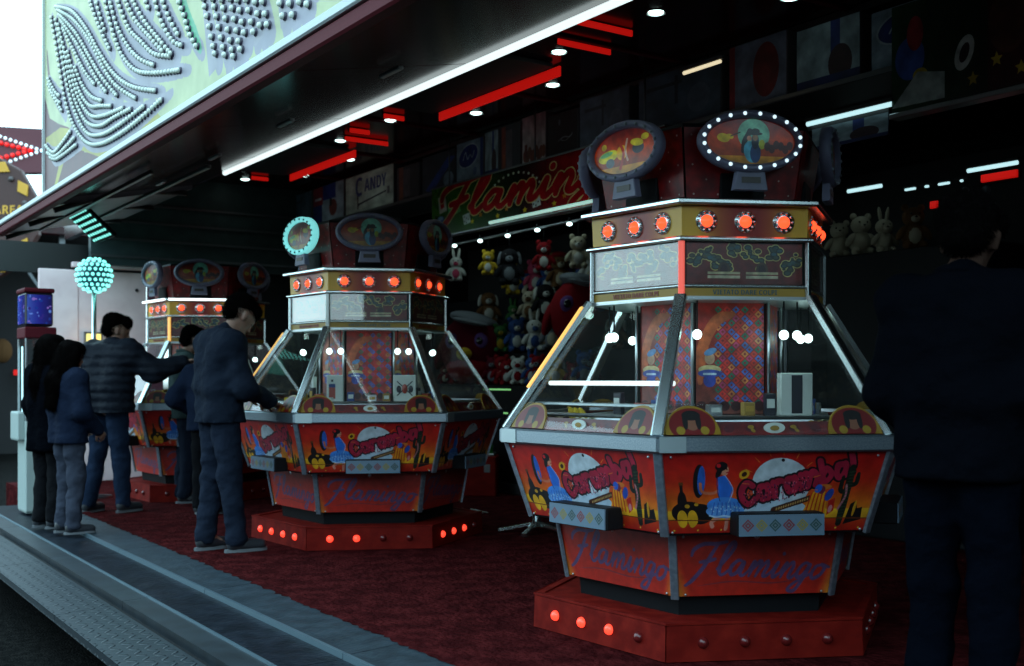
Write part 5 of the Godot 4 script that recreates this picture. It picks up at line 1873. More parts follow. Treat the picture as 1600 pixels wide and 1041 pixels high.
	part("red_plate", bx(Vector3(0.022, 2.355, 0.65), Vector3(0.03, 0.07, 0.3), 0.003), MT.trim_maroon, w)
	part("knob", sphere_mesh(), MT.black, w, Transform3D(Basis.from_scale(Vector3(0.02, 0.02, 0.02)), Vector3(0.03, 2.2, 0.12)))
	# red light coves in the ceiling
	for q in [[4.45, 2.70, 1.12, 0], [7.94, 6.29, 1.22, 0], [2.19, 2.19, 0.95, 1], [1.78, 1.78, 0.80, 1], [5.8, 5.8, 1.1, 1], [4.78, 4.78, 0.85, 2], [5.45, 5.45, 0.85, 2], [8.3, 8.3, 1.0, 2]]:
		var long: bool = q[3] == 0
		var c := Vector3(-(q[0] + q[1]) / 2, 3.45, -q[2])
		var cove := thing("ceiling_light_strip", "red light strip in the ceiling " + RED_PLACES[int(absf(q[0]) * 100)], "light strip", T(c), "red ceiling light strips")
		if long:
			part("diffuser", bx(Vector3(0, -0.004, 0), Vector3(absf(q[0] - q[1]), 0.075, 0.018), 0.003), MT.led_red, cove)
			part("recess_panel", bx(Vector3(0, 0.03, 0.32), Vector3(absf(q[0] - q[1]), 0.03, 0.5)), MT.grey_panel, cove)
		else:
			var l := 0.46 if q[3] == 1 else 0.2
			part("diffuser", bx(Vector3(0, 0.02, 0), Vector3(0.018, 0.04, l), 0.003), MT.led_red, cove)
			part("housing", bx(Vector3(-0.03, 0.03, 0), Vector3(0.03, 0.04, l)), MT.black, cove)
	# round downlights
	var rows := [[-0.93, 2.46], [-0.93, 5.0], [-0.93, 6.03], [-0.93, 8.58], [-1.42, 3.2], [-1.42, 4.33], [-1.42, 6.83], [-1.42, 7.97], [-1.42, 0.76], [-0.93, 1.43]]
	for i in rows.size():
		var p := Vector3(-rows[i][1], 3.5, rows[i][0])
		var d := thing("downlight", "round white ceiling downlight " + DOWN_PLACES[i], "downlight", T(p), "round ceiling downlights")
		var rim := MB.new(true)
		rim.lathe(PackedVector2Array([Vector2(0.062, -0.006), Vector2(0.062, 0.0), Vector2(0.05, 0.001)]), 20)
		part("rim", rim.done(), MT.chrome, d)
		var lens := MB.new(true)
		lens.lathe(PackedVector2Array([Vector2(0, -0.016), Vector2(0.035, -0.014), Vector2(0.05, -0.004), Vector2(0.05, 0.002)]), 20)
		part("lens", lens.done(), MT.bulb_white, d)
		var l := SpotLight3D.new()
		l.name = "downlight_glow"
		l.position = p + Vector3(0, -0.03, 0)
		l.basis = Basis(Vector3.RIGHT, -PI / 2)
		l.spot_angle = 62.0
		l.spot_range = 10.0
		l.spot_attenuation = 2.0
		l.light_size = 0.05
		l.light_color = Color(0.85, 1.0, 0.97)
		l.light_energy = 0.012 if i > 7 else 0.05
		l.shadow_enabled = true
		add_child(l, true)
	# the long white tube under the front beam
	var t := thing("light_tube", "long white fluorescent tube running along the front of the stall ceiling", "light tube", T(Vector3(-2.1, 2.775, 0.77)))
	part("tube", rod(Vector3(-2.44, 0, 0), Vector3(2.6, 0, 0), 0.019, 12), MT.tube_white, t)
	for x in [-2.44, 0.0, 2.3]:
		part("bracket", bx(Vector3(x + 0.02, 0.045, -0.005), Vector3(0.04, 0.07, 0.03), 0.004), MT.brushed_pale, t)
	tube_light(Vector3(-2.02, 2.75, 0.77), 5.0, 0.012, 0.17)


const RED_PLACES := {445: "between the two nearest pairs of downlights", 794: "above the white appliance box", 219: "set crosswise just right of the long one", 178: "set crosswise nearest the top of the photo", 580: "set crosswise above the middle machine", 478: "tiny one, crosswise beside the middle of the tube", 545: "short one between middle downlights", 830: "short one beyond the far end of the tube"}
const DOWN_PLACES := ["nearest the long front tube", "beside the short red strip in the middle", "left of the middle crosswise red strip", "farthest away, past the end of the front tube", "right above the box with the meal print", "second from the camera in the inner row", "left of the white appliance box", "farthest in the inner row", "at the top edge above the nearest machine", "out over the nearest machine in the front row"]


func tube_light(p: Vector3, length: float, w: float, energy: float, c := Color(0.86, 1.0, 1.0), tip := -90.0) -> void:
	var l := AreaLight3D.new()
	l.name = "tube_glow"
	l.area_size = Vector2(length, w)
	l.area_normalize_energy = true
	l.area_range = 14.0
	l.area_attenuation = 2.0
	l.light_energy = energy
	l.light_color = c
	l.shadow_enabled = true
	l.transform = Transform3D(Basis(Vector3.RIGHT, deg_to_rad(tip)), p)
	add_child(l, true)


func sign_board() -> void:
	# the big painted board with rows of bulbs above the awning
	var g := thing("bulb_sign", "big pale swirl painted sign board studded with rows of unlit bulbs above the awning", "sign", T(Vector3.ZERO))
	part("board", face_slab(-5.47, 2.56, 2.2, 4.6, 1.9, 0.05), MT.art_bulb_board, g)
	part("board_edge", bx(Vector3(-5.478, 3.58, 1.88), Vector3(0.014, 2.04, 0.08)), MT.trim_white, g)
	var one := ArrayMesh.new()
	var so := MB.new(true)
	so.xf = Transform3D(Basis(Vector3.RIGHT, PI / 2), Vector3.ZERO)
	so.lathe(PackedVector2Array([Vector2(0.0195, 0), Vector2(0.0195, 0.005), Vector2(0.015, 0.009), Vector2(0.0, 0.009)]), 10)
	so.st.generate_normals()
	so.st.commit(one)
	var gb := MB.new(true)
	gb.xf = so.xf
	gb.lathe(PackedVector2Array([Vector2(0.01, 0.008), Vector2(0.0152, 0.012), Vector2(0.0152, 0.018), Vector2(0.011, 0.025), Vector2(0, 0.028)]), 10)
	gb.st.generate_normals()
	gb.st.commit(one)
	one.surface_set_material(0, MT.bulb_socket)
	one.surface_set_material(1, MT.bulb_glass)
	var spots: Array[Vector3] = []
	var lines := bulb_lines()
	for s in lines:
		var q: PackedVector2Array = s
		var top := q[0]
		if top.y - (3.33 - 0.27 * top.x * 0.6) > -0.12 and top.x > -4.1:  # the row goes on above the picture
			var d := (q[0] - q[1]).normalized()
			q.insert(0, top + d * 0.45 + Vector2(-0.1, 0.1))
			q.insert(0, q[0] + d * 0.4 + Vector2(-0.2, 0.1))
		var run := 0.0
		for i in q.size() - 1:
			var a := q[maxi(i - 1, 0)]
			var e := q[mini(i + 2, q.size() - 1)]
			var len_ := q[i].distance_to(q[i + 1])
			var n := int(len_ / 0.004)
			for k in n:
				run += len_ / n
				if run >= 0.056:
					run -= 0.056
					var v := q[i].cubic_interpolate(q[i + 1], a, e, float(k) / n)
					if v.y > 2.64 and v.y < 4.56 and v.x > -5.42:
						spots.append(Vector3(v.x, v.y, 1.9))
	for i in 28:  # more columns out of the frame to the right
		for k in 40:
			if i % 4 < 3:
				spots.append(Vector3(-0.2 + i * 0.083 - k * 0.022 + 0.02, 2.72 + k * 0.045, 1.9))
	var eye := Vector3(3.90, 1.17, 3.81)
	spots.sort_custom(func(p: Vector3, q: Vector3) -> bool: return rank(p) < rank(q))
	var rest: Array[Vector3] = []
	for i in spots.size():
		if i < 300:
			var o := MeshInstance3D.new()
			o.name = "bulb"
			o.mesh = one
			o.position = spots[i]
			g.add_child(o, true)
		else:
			rest.append(spots[i])
	var mm := MultiMesh.new()
	mm.transform_format = MultiMesh.TRANSFORM_3D
	mm.mesh = one
	mm.instance_count = rest.size()
	for i in rest.size():
		mm.set_instance_transform(i, Transform3D(Basis(), rest[i]))
	var mi := MultiMeshInstance3D.new()
	mi.name = "bulb_rows"
	mi.multimesh = mm
	mi.set_meta("kind", "stuff")
	g.add_child(mi, true)


func rank(p: Vector3) -> float:
	# distance from the photograph's viewpoint; rows that lie above its frame come last
	var v := p - Vector3(3.90, 1.17, 3.81)
	var d := v.dot(Vector3(-0.826, 0, -0.563))
	return d + (100.0 if v.y / d > 0.342 else 0.0)


func shelf_boxes() -> void:
	var sh := thing("high_shelf", "dark high shelf under the ceiling that carries the prize boxes", "shelf", T(Vector3(-4.6, 3.0, -1.95)))
	part("board", bx(Vector3(0, -0.01, 0), Vector3(12.4, 0.03, 0.46), 0.004), MT.shelf_dark, sh)
	part("edge_strip", bx(Vector3(0, -0.005, 0.236), Vector3(12.4, 0.03, 0.01), 0.003), MT.steel_dark, sh)
	part("back_board", bx(Vector3(0, 0.22, -0.25), Vector3(12.4, 0.52, 0.04)), MT.dark_wall, sh)
	for x in [-5.0, -2.5, 0.0, 2.5, 5.0]:
		part("bracket", bx(Vector3(x, -0.09, -0.05), Vector3(0.03, 0.14, 0.36)), MT.steel_dark, sh)
	var L := [["grey prize box, farthest on the high shelf", -10.4, -9.2, 0.42, 7], ["dull blue grey prize box left of the red and blue one", -9.14, -8.56, 0.44, 7],
		["red, blue and white prize box with a picture of a pot", -8.5, -7.66, 0.44, 1], ["white appliance box with blue lettering and a line drawing", -7.61, -6.47, 0.43, 0],
		["dark prize box right of the white appliance box", -6.4, -5.92, 0.36, 4], ["dark prize box with a slanting blue band", -5.86, -5.22, 0.38, 8],
		["pale prize box with a blue oval badge", -5.2, -4.73, 0.4, 2], ["pale prize box with a blue upright band", -4.7, -4.48, 0.42, 3],
		["dark prize box with an orange strip", -4.46, -4.12, 0.42, 4], ["pale prize box with a brown meal print, lit from above", -4.1, -3.75, 0.44, 5],
		["black prize box with a thin pale swoosh", -3.72, -3.31, 0.38, 6], ["grey blue prize box behind the lit oval sign", -3.28, -2.66, 0.42, 7],
		["dim grey prize box above the nearest machine", -2.55, -1.68, 0.42, 7], ["dim prize box with a red round print", -1.6, -1.08, 0.44, 9],
		["dim blue prize box at the upper right", -1.0, -0.5, 0.4, 3], ["small dim prize box nearest the second hanging sign", -0.42, 0.1, 0.36, 2]]
	for q in L:
		carton(q[0], q[1], q[2], 3.008, 3.008 + q[3], -1.75, "box_print%d" % q[4])
	# blue capitals on the white appliance box
	var box: Node3D = null
	for c in get_children():
		if c.has_meta("label") and str(c.get_meta("label")).begins_with("white appliance box"):
			box = c
	var front: Node3D = box.get_node("front")
	part("lettering", words("C", 0.21), MT.ink_blue, front, T(Vector3(-0.24, 0.285, 0.003)))
	part("lettering", words("ANDY", 0.135), MT.ink_blue, front, T(Vector3(0.16, 0.285, 0.003)))
	# the two hanging signs
	var g := thing("hanging_sign", "long hanging green and red sign with Flamingo in red script", "sign", T(Vector3(-3.75, 2.75, -1.6)))
	part("panel", face_slab(-1.66, -0.22, 1.66, 0.235, 0.0, 0.07), MT.art_hanging_sign, g)
	part("frame", bx(Vector3(0, 0.242, -0.03), Vector3(3.34, 0.012, 0.085), 0.003), MT.steel_dark, g)
	part("frame", bx(Vector3(0, -0.228, -0.03), Vector3(3.34, 0.014, 0.085), 0.003), MT.steel, g)
	for x in [-1.4, 0.0, 1.4]:
		part("hanger", rod(Vector3(x, 0.24, -0.04), Vector3(x, 0.74, -0.04), 0.008, 8), MT.steel_dark, g)
	var tb := thing("light_tube", "white tube added for a reflection along the lower edge of the Flamingo sign", "light tube", T(Vector3(-3.75, 2.55, -1.575)), "small white tubes inside the stall")
	part("tube", rod(Vector3(-0.6, 0, 0), Vector3(1.25, 0, 0), 0.014, 10), MT.sign_reflection, tb)  # reflection on the sign's lower edge, made as an added glowing tube
	for x in [-0.6, 0.3, 1.25]:
		part("bracket", bx(Vector3(x, 0, -0.017), Vector3(0.03, 0.04, 0.014), 0.002), MT.steel, tb)
	tube_light(Vector3(-3.6, 2.5, -1.42), 2.6, 0.02, 0.09, Color(0.86, 1.0, 0.95), 38.0)  # area light added and aimed up at the sign to brighten it
	var h := thing("hanging_sign", "dim second hanging sign with dark artwork at the top right", "sign", T(Vector3(0.66, 3.0, -1.6)))
	part("panel", face_slab(-0.82, -0.31, 0.9, 0.3, 0.0, 0.07), MT.art_second_sign, h)
	part("frame", bx(Vector3(0.04, -0.325, -0.03), Vector3(1.74, 0.03, 0.09), 0.004), MT.steel, h)
	for x in [-0.6, 0.7]:
		part("hanger", rod(Vector3(x, 0.3, -0.04), Vector3(x, 0.5, -0.04), 0.008, 8), MT.steel_dark, h)


func machine_prizes() -> void:
	# goods that stand inside the machines, on the shelf behind the glass
	var spin := func(origin: Vector3, k: float, x: float, z: float, y: float) -> Transform3D:
		var b := Basis(Vector3.UP, PI / 3 * k + deg_to_rad(3.8))
		return Transform3D(b, origin + b * Vector3(x, y, z))
	var o1 := Vector3.ZERO
	var o2 := Vector3(-3.6, 0, 0)
	var g := thing("prize_box", "white box with a dark middle standing inside the nearest machine at the right", "box", spin.call(o1, 1, 0.255, 0.43, 1.006), "prize boxes in the machines")
	part("carton", bx(Vector3(0, 0.095, 0), Vector3(0.15, 0.19, 0.05), 0.004), MT.white_plastic, g)
	part("dark_print", bx(Vector3(0.0, 0.095, 0.026), Vector3(0.05, 0.17, 0.003)), MT.ink_dark, g)
	g = thing("prize_box", "white phone box with a blue and red picture inside the middle machine", "box", spin.call(o2, 1, -0.24, 0.43, 1.006), "prize boxes in the machines")
	part("carton", bx(Vector3(0, 0.095, 0), Vector3(0.115, 0.19, 0.05), 0.004), MT.white_plastic, g)
	part("picture", bx(Vector3(-0.02, 0.07, 0.026), Vector3(0.045, 0.095, 0.003)), MT.ink_red, g)
	part("picture", bx(Vector3(-0.02, 0.115, 0.027), Vector3(0.045, 0.025, 0.003)), MT.ink_blue, g)
	part("mark", bx(Vector3(-0.02, 0.15, 0.026), Vector3(0.016, 0.016, 0.003)), MT.ink_dark, g)
	g = thing("prize_box", "white box printed with crossed sticks inside the middle machine at the right", "box", spin.call(o2, 1, 0.25, 0.43, 1.006), "prize boxes in the machines")
	part("carton", bx(Vector3(0, 0.095, 0), Vector3(0.16, 0.19, 0.07), 0.004), MT.white_plastic, g)
	for s in [-1.0, 1.0]:
		part("stick", bx(Vector3.ZERO, Vector3(0.15, 0.008, 0.003)), MT.ink_dark, g, Transform3D(Basis(Vector3.BACK, s * 0.75), Vector3(0, 0.095, 0.0365 + s * 0.0008)))
		part("knob", sphere_mesh(), MT.ink_dark, g, Transform3D(Basis.from_scale(Vector3(0.017, 0.026, 0.004)), Vector3(s * 0.042, 0.09, 0.037)))
	part("badge", sphere_mesh(), MT.ink_red, g, Transform3D(Basis.from_scale(Vector3(0.02, 0.034, 0.005)), Vector3(0, 0.092, 0.039)))
	g = thing("picture_frame", "white open display frame inside the middle machine at the left", "frame", spin.call(o2, 0, 0.12, 0.46, 1.006))
	part("post", bx(Vector3(-0.11, 0.09, 0), Vector3(0.035, 0.18, 0.03), 0.003), MT.white_plastic, g)
	part("foot", bx(Vector3(0.03, 0.016, 0), Vector3(0.245, 0.032, 0.03), 0.003), MT.white_plastic, g)
	# small prizes lined up on the pusher shelf, and low heaps of coins at the bed's edge
	var things := [["flat black phone box", "ink_dark", 0.05, 0.1, 0.03], ["small red box", "ink_red", 0.06, 0.055, 0.05], ["small blue box", "ink_blue", 0.05, 0.07, 0.04], ["small silver watch box", "steel", 0.06, 0.05, 0.06], ["small ochre box", "ochre", 0.05, 0.06, 0.05]]
	var idx := 0
	for q in [[o1, "nearest"], [o2, "middle"]]:
		for k in [0, 1, 2]:
			for j in 3:
				var it: Array = things[(idx * 3 + j) % 5]
				var pz := thing("prize_box", "%s, %s on the %s side of the %s machine's shelf" % [it[0], ["left", "centre", "right"][j], ["street", "camera", "rear"][k], q[1]], "box", spin.call(q[0], k, [-0.13, 0.02, 0.12][j], 0.475 if k != 1 or j > 0 else 0.46, 1.006), "prize boxes in the machines")
				part("carton", bx(Vector3(0, it[3] / 2, 0), Vector3(it[2], it[3], it[4]), 0.003), MT[it[1]], pz)
				part("label", bx(Vector3(0, it[3] * 0.55, it[4] / 2 + 0.001), Vector3(it[2] * 0.7, it[3] * 0.4, 0.002)), MT.white_plastic if j != 1 else MT.strip_yellow, pz)
			idx += 1
	# yellow and green trinkets lying behind the glass
	var spots := [[o1, 0, -0.33, 0.55, "yellow", "nearest machine at its left"], [o1, 0, -0.22, 0.62, "white", "nearest machine, beside the yellow one"], [o1, 1, 0.12, 0.66, "white", "nearest machine under its front glass"], [o1, 1, 0.3, 0.6, "amber", "nearest machine near the white box"], [o2, 0, -0.2, 0.55, "yellow", "middle machine at its left"], [o2, 1, 0.2, 0.68, "white", "middle machine under the crossed sticks"]]
	for q in spots:
		var bag := thing("trinket_bag", "small %s bag of trinkets lying in the %s" % [q[4], q[5]], "bag", spin.call(q[0], q[1], q[2], q[3], 0.96), "trinket bags on the playfields")
		var m: StandardMaterial3D = MT["plush_yellow" if q[4] == "yellow" else ("white_plastic" if q[4] == "white" else "ochre")]
		for i in 3:
			part("lobe", sphere_mesh(), m, bag, Transform3D(Basis(Vector3.UP, 0.3 * i) * Basis(Vector3.BACK, 0.5) * Basis.from_scale(Vector3(0.018, 0.05 if q[4] == "yellow" else 0.016, 0.018)), Vector3(-0.04 + 0.04 * i, 0.03 if q[4] == "yellow" else 0.015, 0)))


func prize_rack() -> void:
	var g := thing("prize_rack", "stepped black display rack full of plush prizes behind the machines", "rack", T(Vector3(-5.0, 0, -2.5)))
	for k in 4:
		part("step", bx(Vector3(0, 0.55 + 0.17 * k, -0.17 - 0.3 * k), Vector3(6.4, 1.1 + 0.34 * k, 0.3), 0.006), MT.black, g)
	part("back_panel", bx(Vector3(0, 1.4, -1.28), Vector3(6.4, 2.8, 0.05)), MT.dark_wall, g)
	part("top_rail", rod(Vector3(-3.2, 2.66, -0.1), Vector3(3.2, 2.66, -0.1), 0.015, 8), MT.steel_dark, g)
	for x in [-3.15, 3.15]:
		part("rail_post", rod(Vector3(x, 0, -0.1), Vector3(x, 2.66, -0.1), 0.018, 8), MT.steel_dark, g)
	for k in 2:
		part("light_strip", bx(Vector3(-0.65, 1.06 - 0.24 * k, -0.012), Vector3(0.5 - 0.1 * k, 0.014, 0.008), 0.002), MT.led_green, g)
	part("kick_strip", bx(Vector3(0, 0.06, -0.01), Vector3(6.38, 0.1, 0.02)), MT.shelf_dark, g)  # plain dark strip along the foot of the rack
	var yaw := 0.95
	var L := [["bird", "large round dark red plush bird with grey cap, right of the rack", -4.63, 1.45, -2.85, 0.74, "plush_red", "plush_maroon"],
		["bird", "large round maroon plush bird beside the middle machine", -6.35, 1.12, -2.66, 0.78, "plush_maroon", "plush_red"],
		["hat", "brown plush bear in a red hat on the upper step", -5.8, 2.13, -3.42, 0.42, "plush_brown", "plush_cream"],
		["bear", "white plush bear high on the rack under the sign", -5.25, 2.13, -3.42, 0.4, "plush_white", "plush_cream"],
		["dog", "grey and white plush dog on the top step", -4.75, 2.13, -3.42, 0.42, "plush_grey", "plush_white"],
		["bear", "orange plush bear at the right end of the top step", -4.35, 2.13, -3.42, 0.4, "plush_orange", "plush_white"],
		["bunny", "yellow plush bunny at the left of the top step", -6.7, 2.13, -3.42, 0.36, "plush_yellow", "plush_white"],
		["bear", "pink plush bear above the maroon bird", -6.25, 2.13, -3.42, 0.38, "plush_pink", "plush_white"],
		["dog", "black and white plush dog on the third step", -5.65, 1.79, -3.12, 0.42, "plush_black", "plush_white"],
		["bear", "blue plush bear on the third step", -5.2, 1.79, -3.12, 0.38, "plush_blue", "plush_yellow"],
		["bear", "cream plush bear on the third step", -5.9, 1.79, -3.1, 0.36, "plush_cream", "plush_brown"],
		["dog", "brown plush dog left on the third step", -6.75, 1.79, -3.12, 0.4, "plush_brown", "plush_white"],
		["bunny", "white plush bunny on the second step", -5.42, 1.45, -2.82, 0.36, "plush_white", "plush_blue"],
		["bear", "blue plush bear with a white face on the second step", -5.75, 1.45, -2.82, 0.38, "plush_blue", "plush_white"],
		["dog", "grey plush dog with a white face on the second step", -5.08, 1.45, -2.82, 0.4, "plush_grey", "plush_cream"],
		["bear", "green plush bear on the second step by the machine", -6.05, 1.45, -2.82, 0.32, "plush_green", "plush_yellow"],
		["bear", "small white plush bear on the lowest step", -5.4, 1.11, -2.6, 0.3, "plush_white", "plush_red"],
		["bunny", "small blue plush bunny on the lowest step", -5.15, 1.11, -2.6, 0.3, "plush_blue", "plush_white"],
		["bear", "red plush bear on the lowest step", -5.7, 1.11, -2.6, 0.32, "plush_red", "plush_cream"],
		["bear", "violet plush bear next to the nearest machine", -4.15, 1.79, -3.1, 0.42, "plush_violet", "plush_white"],
		["bear", "dark blue plush bear hidden low beside the nearest machine", -4.3, 1.11, -2.6, 0.34, "plush_blue", "plush_grey"],
		["dog", "yellow plush dog low beside the nearest machine", -4.75, 1.11, -2.6, 0.3, "plush_yellow", "plush_white"]]
	# small ones packed between them
	var hues := ["plush_maroon", "plush_brown", "plush_black", "plush_blue", "plush_red", "plush_grey", "plush_green", "plush_violet"]
	for k in 44:
		var row := k % 4
		L.append([["bear", "dog", "bunny", "hat"][(k * 5) % 4], "small %s plush %s, %s small one on the %s step" % [hues[k % 8].trim_prefix("plush_"), ["bear", "dog", "bunny", "bear in a hat"][(k * 5) % 4], ["leftmost", "second", "third", "fourth", "fifth", "sixth", "seventh", "eighth", "ninth", "tenth", "last"][int(k / 4.0)], ["lowest", "second", "third", "top"][row]], -6.95 + 0.066 * k + 0.04 * row + rng.randf_range(-0.03, 0.03), 1.105 + 0.34 * row, -2.66 - 0.3 * row + 0.03 * (k % 3), 0.24 + 0.02 * (k % 6), hues[k % 8], ["plush_cream", "plush_grey", "plush_white"][k % 3]])
	for q in L:
		plush(q[0], q[1], Vector3(q[2], q[3], q[4]), q[5], yaw + rng.randf_range(-0.35, 0.35), q[6], q[7])
	# plush hung by a cord from the rail
	var H := [["bear", "cream plush bear hung in front of the rack at the right", -4.4, 0.34, "plush_cream", "plush_white"], ["bunny", "white plush bunny hung at the left of the rack", -6.6, 0.3, "plush_white", "plush_pink"],
		["bear", "yellow plush bear hung in the middle of the rail", -5.95, 0.28, "plush_yellow", "plush_white"], ["dog", "dark grey plush dog hung from the rail", -5.55, 0.42, "plush_black", "plush_grey"], ["bear", "red and white plush bear hung from the rail", -4.95, 0.32, "plush_red", "plush_white"]]
	for q in H:
		var y: float = 2.6 - q[3] - 0.06
		plush(q[0], q[1], Vector3(q[2], y, -2.6), q[3], yaw, q[4], q[5], "plush prizes hung from the rail")
		var c := get_child(get_child_count() - 1) as Node3D
		part("cord", rod(Vector3(0, 0.85, 0), Vector3(0, (2.65 - y) / q[3], 0), 0.01, 6), MT.black, c)
	for i in 5:
		var pl := thing("pin_light", ["leftmost", "second", "third", "fourth", "rightmost"][i] + " of five small white lamps on the rail above the plush rack", "light", T(Vector3(-6.55 + 0.52 * i, 2.63, -2.55)), "small lamps on the rail of the plush rack")
		part("lens", sphere_mesh(), MT.bulb_white, pl, Transform3D(Basis.from_scale(Vector3(0.03, 0.018, 0.025)), Vector3.ZERO))
		part("socket", rod(Vector3(0, 0.01, 0), Vector3(0, 0.06, 0), 0.012, 8), MT.black, pl)
	tube_light(Vector3(-5.2, 2.9, -2.3), 2.2, 0.03, 0.8)
	var tb := thing("light_tube", "white tube in the stall above the plush rack", "light tube", T(Vector3(-5.2, 2.93, -2.3)), "small white tubes inside the stall")
	part("tube", rod(Vector3(-1.1, 0, 0), Vector3(1.1, 0, 0), 0.015, 10), MT.tube_blue, tb)
	part("holder", bx(Vector3(0, 0.03, 0), Vector3(2.24, 0.03, 0.04), 0.004), MT.shelf_dark, tb)


func right_interior() -> void:
	# what shows in the dark to the right of the nearest machine
	for q in [["bluish white tube under the shelf right of the nearest machine", -0.47, 2.75, -1.6, 0.62, "tube_blue"], ["short white tube in the dark behind the nearest machine", -1.45, 2.58, -3.0, 0.3, "tube_blue"], ["bluish white tube above the dark standing figure", -0.42, 2.58, -3.0, 0.36, "tube_blue"], ["low far white tube above a red strip", -3.15, 2.37, -5.0, 0.75, "tube_blue"], ["lowest far white tube under the red strip", -2.86, 2.16, -5.0, 0.3, "tube_blue"]]:
		var t := thing("light_tube", q[0], "light tube", T(Vector3(q[1], q[2], q[3])), "small white tubes inside the stall")
		part("tube", rod(Vector3(-q[4] / 2, 0, 0), Vector3(q[4] / 2, 0, 0), 0.014, 10), MT[q[5]], t)
		part("holder", bx(Vector3(0, 0.024, 0), Vector3(q[4] + 0.02, 0.02, 0.03), 0.003), MT.shelf_dark, t)
	tube_light(Vector3(-1.45, 2.55, -3.0), 0.3, 0.02, 0.006)
	var wt := thing("light_tube", "short warm rod added for a tube reflection above the ring of lit bulbs", "light tube", T(Vector3(-1.35, 3.2, -1.3)), "small white tubes inside the stall")
	part("tube", rod(Vector3(-0.22, 0, 0), Vector3(0.12, 0, 0), 0.012, 10), MT.streak_warm, wt)  # added glowing rod in place of a reflected streak
	part("holder", bx(Vector3(-0.05, 0.022, 0), Vector3(0.4, 0.02, 0.03), 0.003), MT.shelf_dark, wt)
	for i in 4:
		var dl := thing("pin_light", ["leftmost", "second", "third", "rightmost"][i] + " of four tiny white lights deep in the stall at the right", "light", T(Vector3(-1.2 + 0.14 * i, 2.56, -3.2)), "tiny lights deep in the stall")
		part("lens", bx(Vector3.ZERO, Vector3([0.09, 0.03, 0.09, 0.02][i], 0.016, 0.02), 0.004), MT.tube_blue, dl)
		part("backing", bx(Vector3(0, 0.016, -0.004), Vector3(0.11, 0.012, 0.03)), MT.shelf_dark, dl)
	for q in [["red light strip between two low white tubes", -3.0, 2.26, -5.0, 0.62, 0.09], ["red light strip below the tube over the standing figure", -0.4, 2.52, -3.05, 0.26, 0.05], ["small red light deep in the stall", -1.0, 2.42, -3.2, 0.06, 0.05]]:
		var t := thing("light_strip", q[0], "light strip", T(Vector3(q[1], q[2], q[3])), "red light strips deep in the stall")
		part("diffuser", bx(Vector3.ZERO, Vector3(q[4], q[5], 0.02), 0.003), MT.led_red, t)
		part("housing", bx(Vector3(0, 0, -0.02), Vector3(q[4] + 0.02, q[5] + 0.02, 0.018)), MT.black, t)
	var p := thing("shelf_poster", "pale blue poster lit by the tube right of the nearest machine", "poster", T(Vector3(-0.5, 2.655, -1.62)))
	part("sheet", face_slab(-0.26, -0.07, 0.3, 0.06, 0.0, 0.006), MT.box_print3, p)
	part("hanger", bx(Vector3(0, 0.075, -0.01), Vector3(0.6, 0.03, 0.012)), MT.shelf_dark, p)
	var r := thing("prize_rack", "dark narrow rack of beige plush behind the nearest machine at the right", "rack", T(Vector3(-1.2, 0, -3.25)))
	part("cabinet", bx(Vector3(0, 1.05, 0), Vector3(1.5, 2.1, 0.5), 0.01), MT.black, r)
	part("rear_board", bx(Vector3(0, 2.4, -0.27), Vector3(1.5, 0.8, 0.04)), MT.dark_wall, r)
	var L := [["bear", "beige plush bear under the short tube, leftmost of the right rack", -1.78, 0.3, "plush_cream"], ["bear", "beige plush bear leaning beside its twin on the right rack", -1.58, 0.33, "plush_cream"], ["bunny", "beige plush bunny with raised ears on the right rack", -1.37, 0.28, "plush_cream"], ["bear", "dim brown plush bear on the right rack", -1.12, 0.34, "plush_brown"], ["bear", "grey plush bear at the right end of the right rack", -0.62, 0.4, "plush_grey"]]
	for q in L:
		plush(q[0], q[1], Vector3(q[2], 2.1, -3.12), q[3], 0.9 + rng.randf_range(-0.4, 0.4), q[4], "plush_cream", "plush prizes on the right rack")
	plush("bear", "pale plush bear hanging deep in the stall beside the red strip", Vector3(-2.84, 1.78, -5.0), 0.36, 0.9, "plush_white", "plush_cream", "plush prizes deep in the stall")
	var c := get_child(get_child_count() - 1) as Node3D
	part("cord", rod(Vector3(0, 0.85, 0), Vector3(0, 4.6, 0), 0.012, 6), MT.black, c)
	tube_light(Vector3(-2.9, 2.12, -4.9), 0.3, 0.02, 0.006)


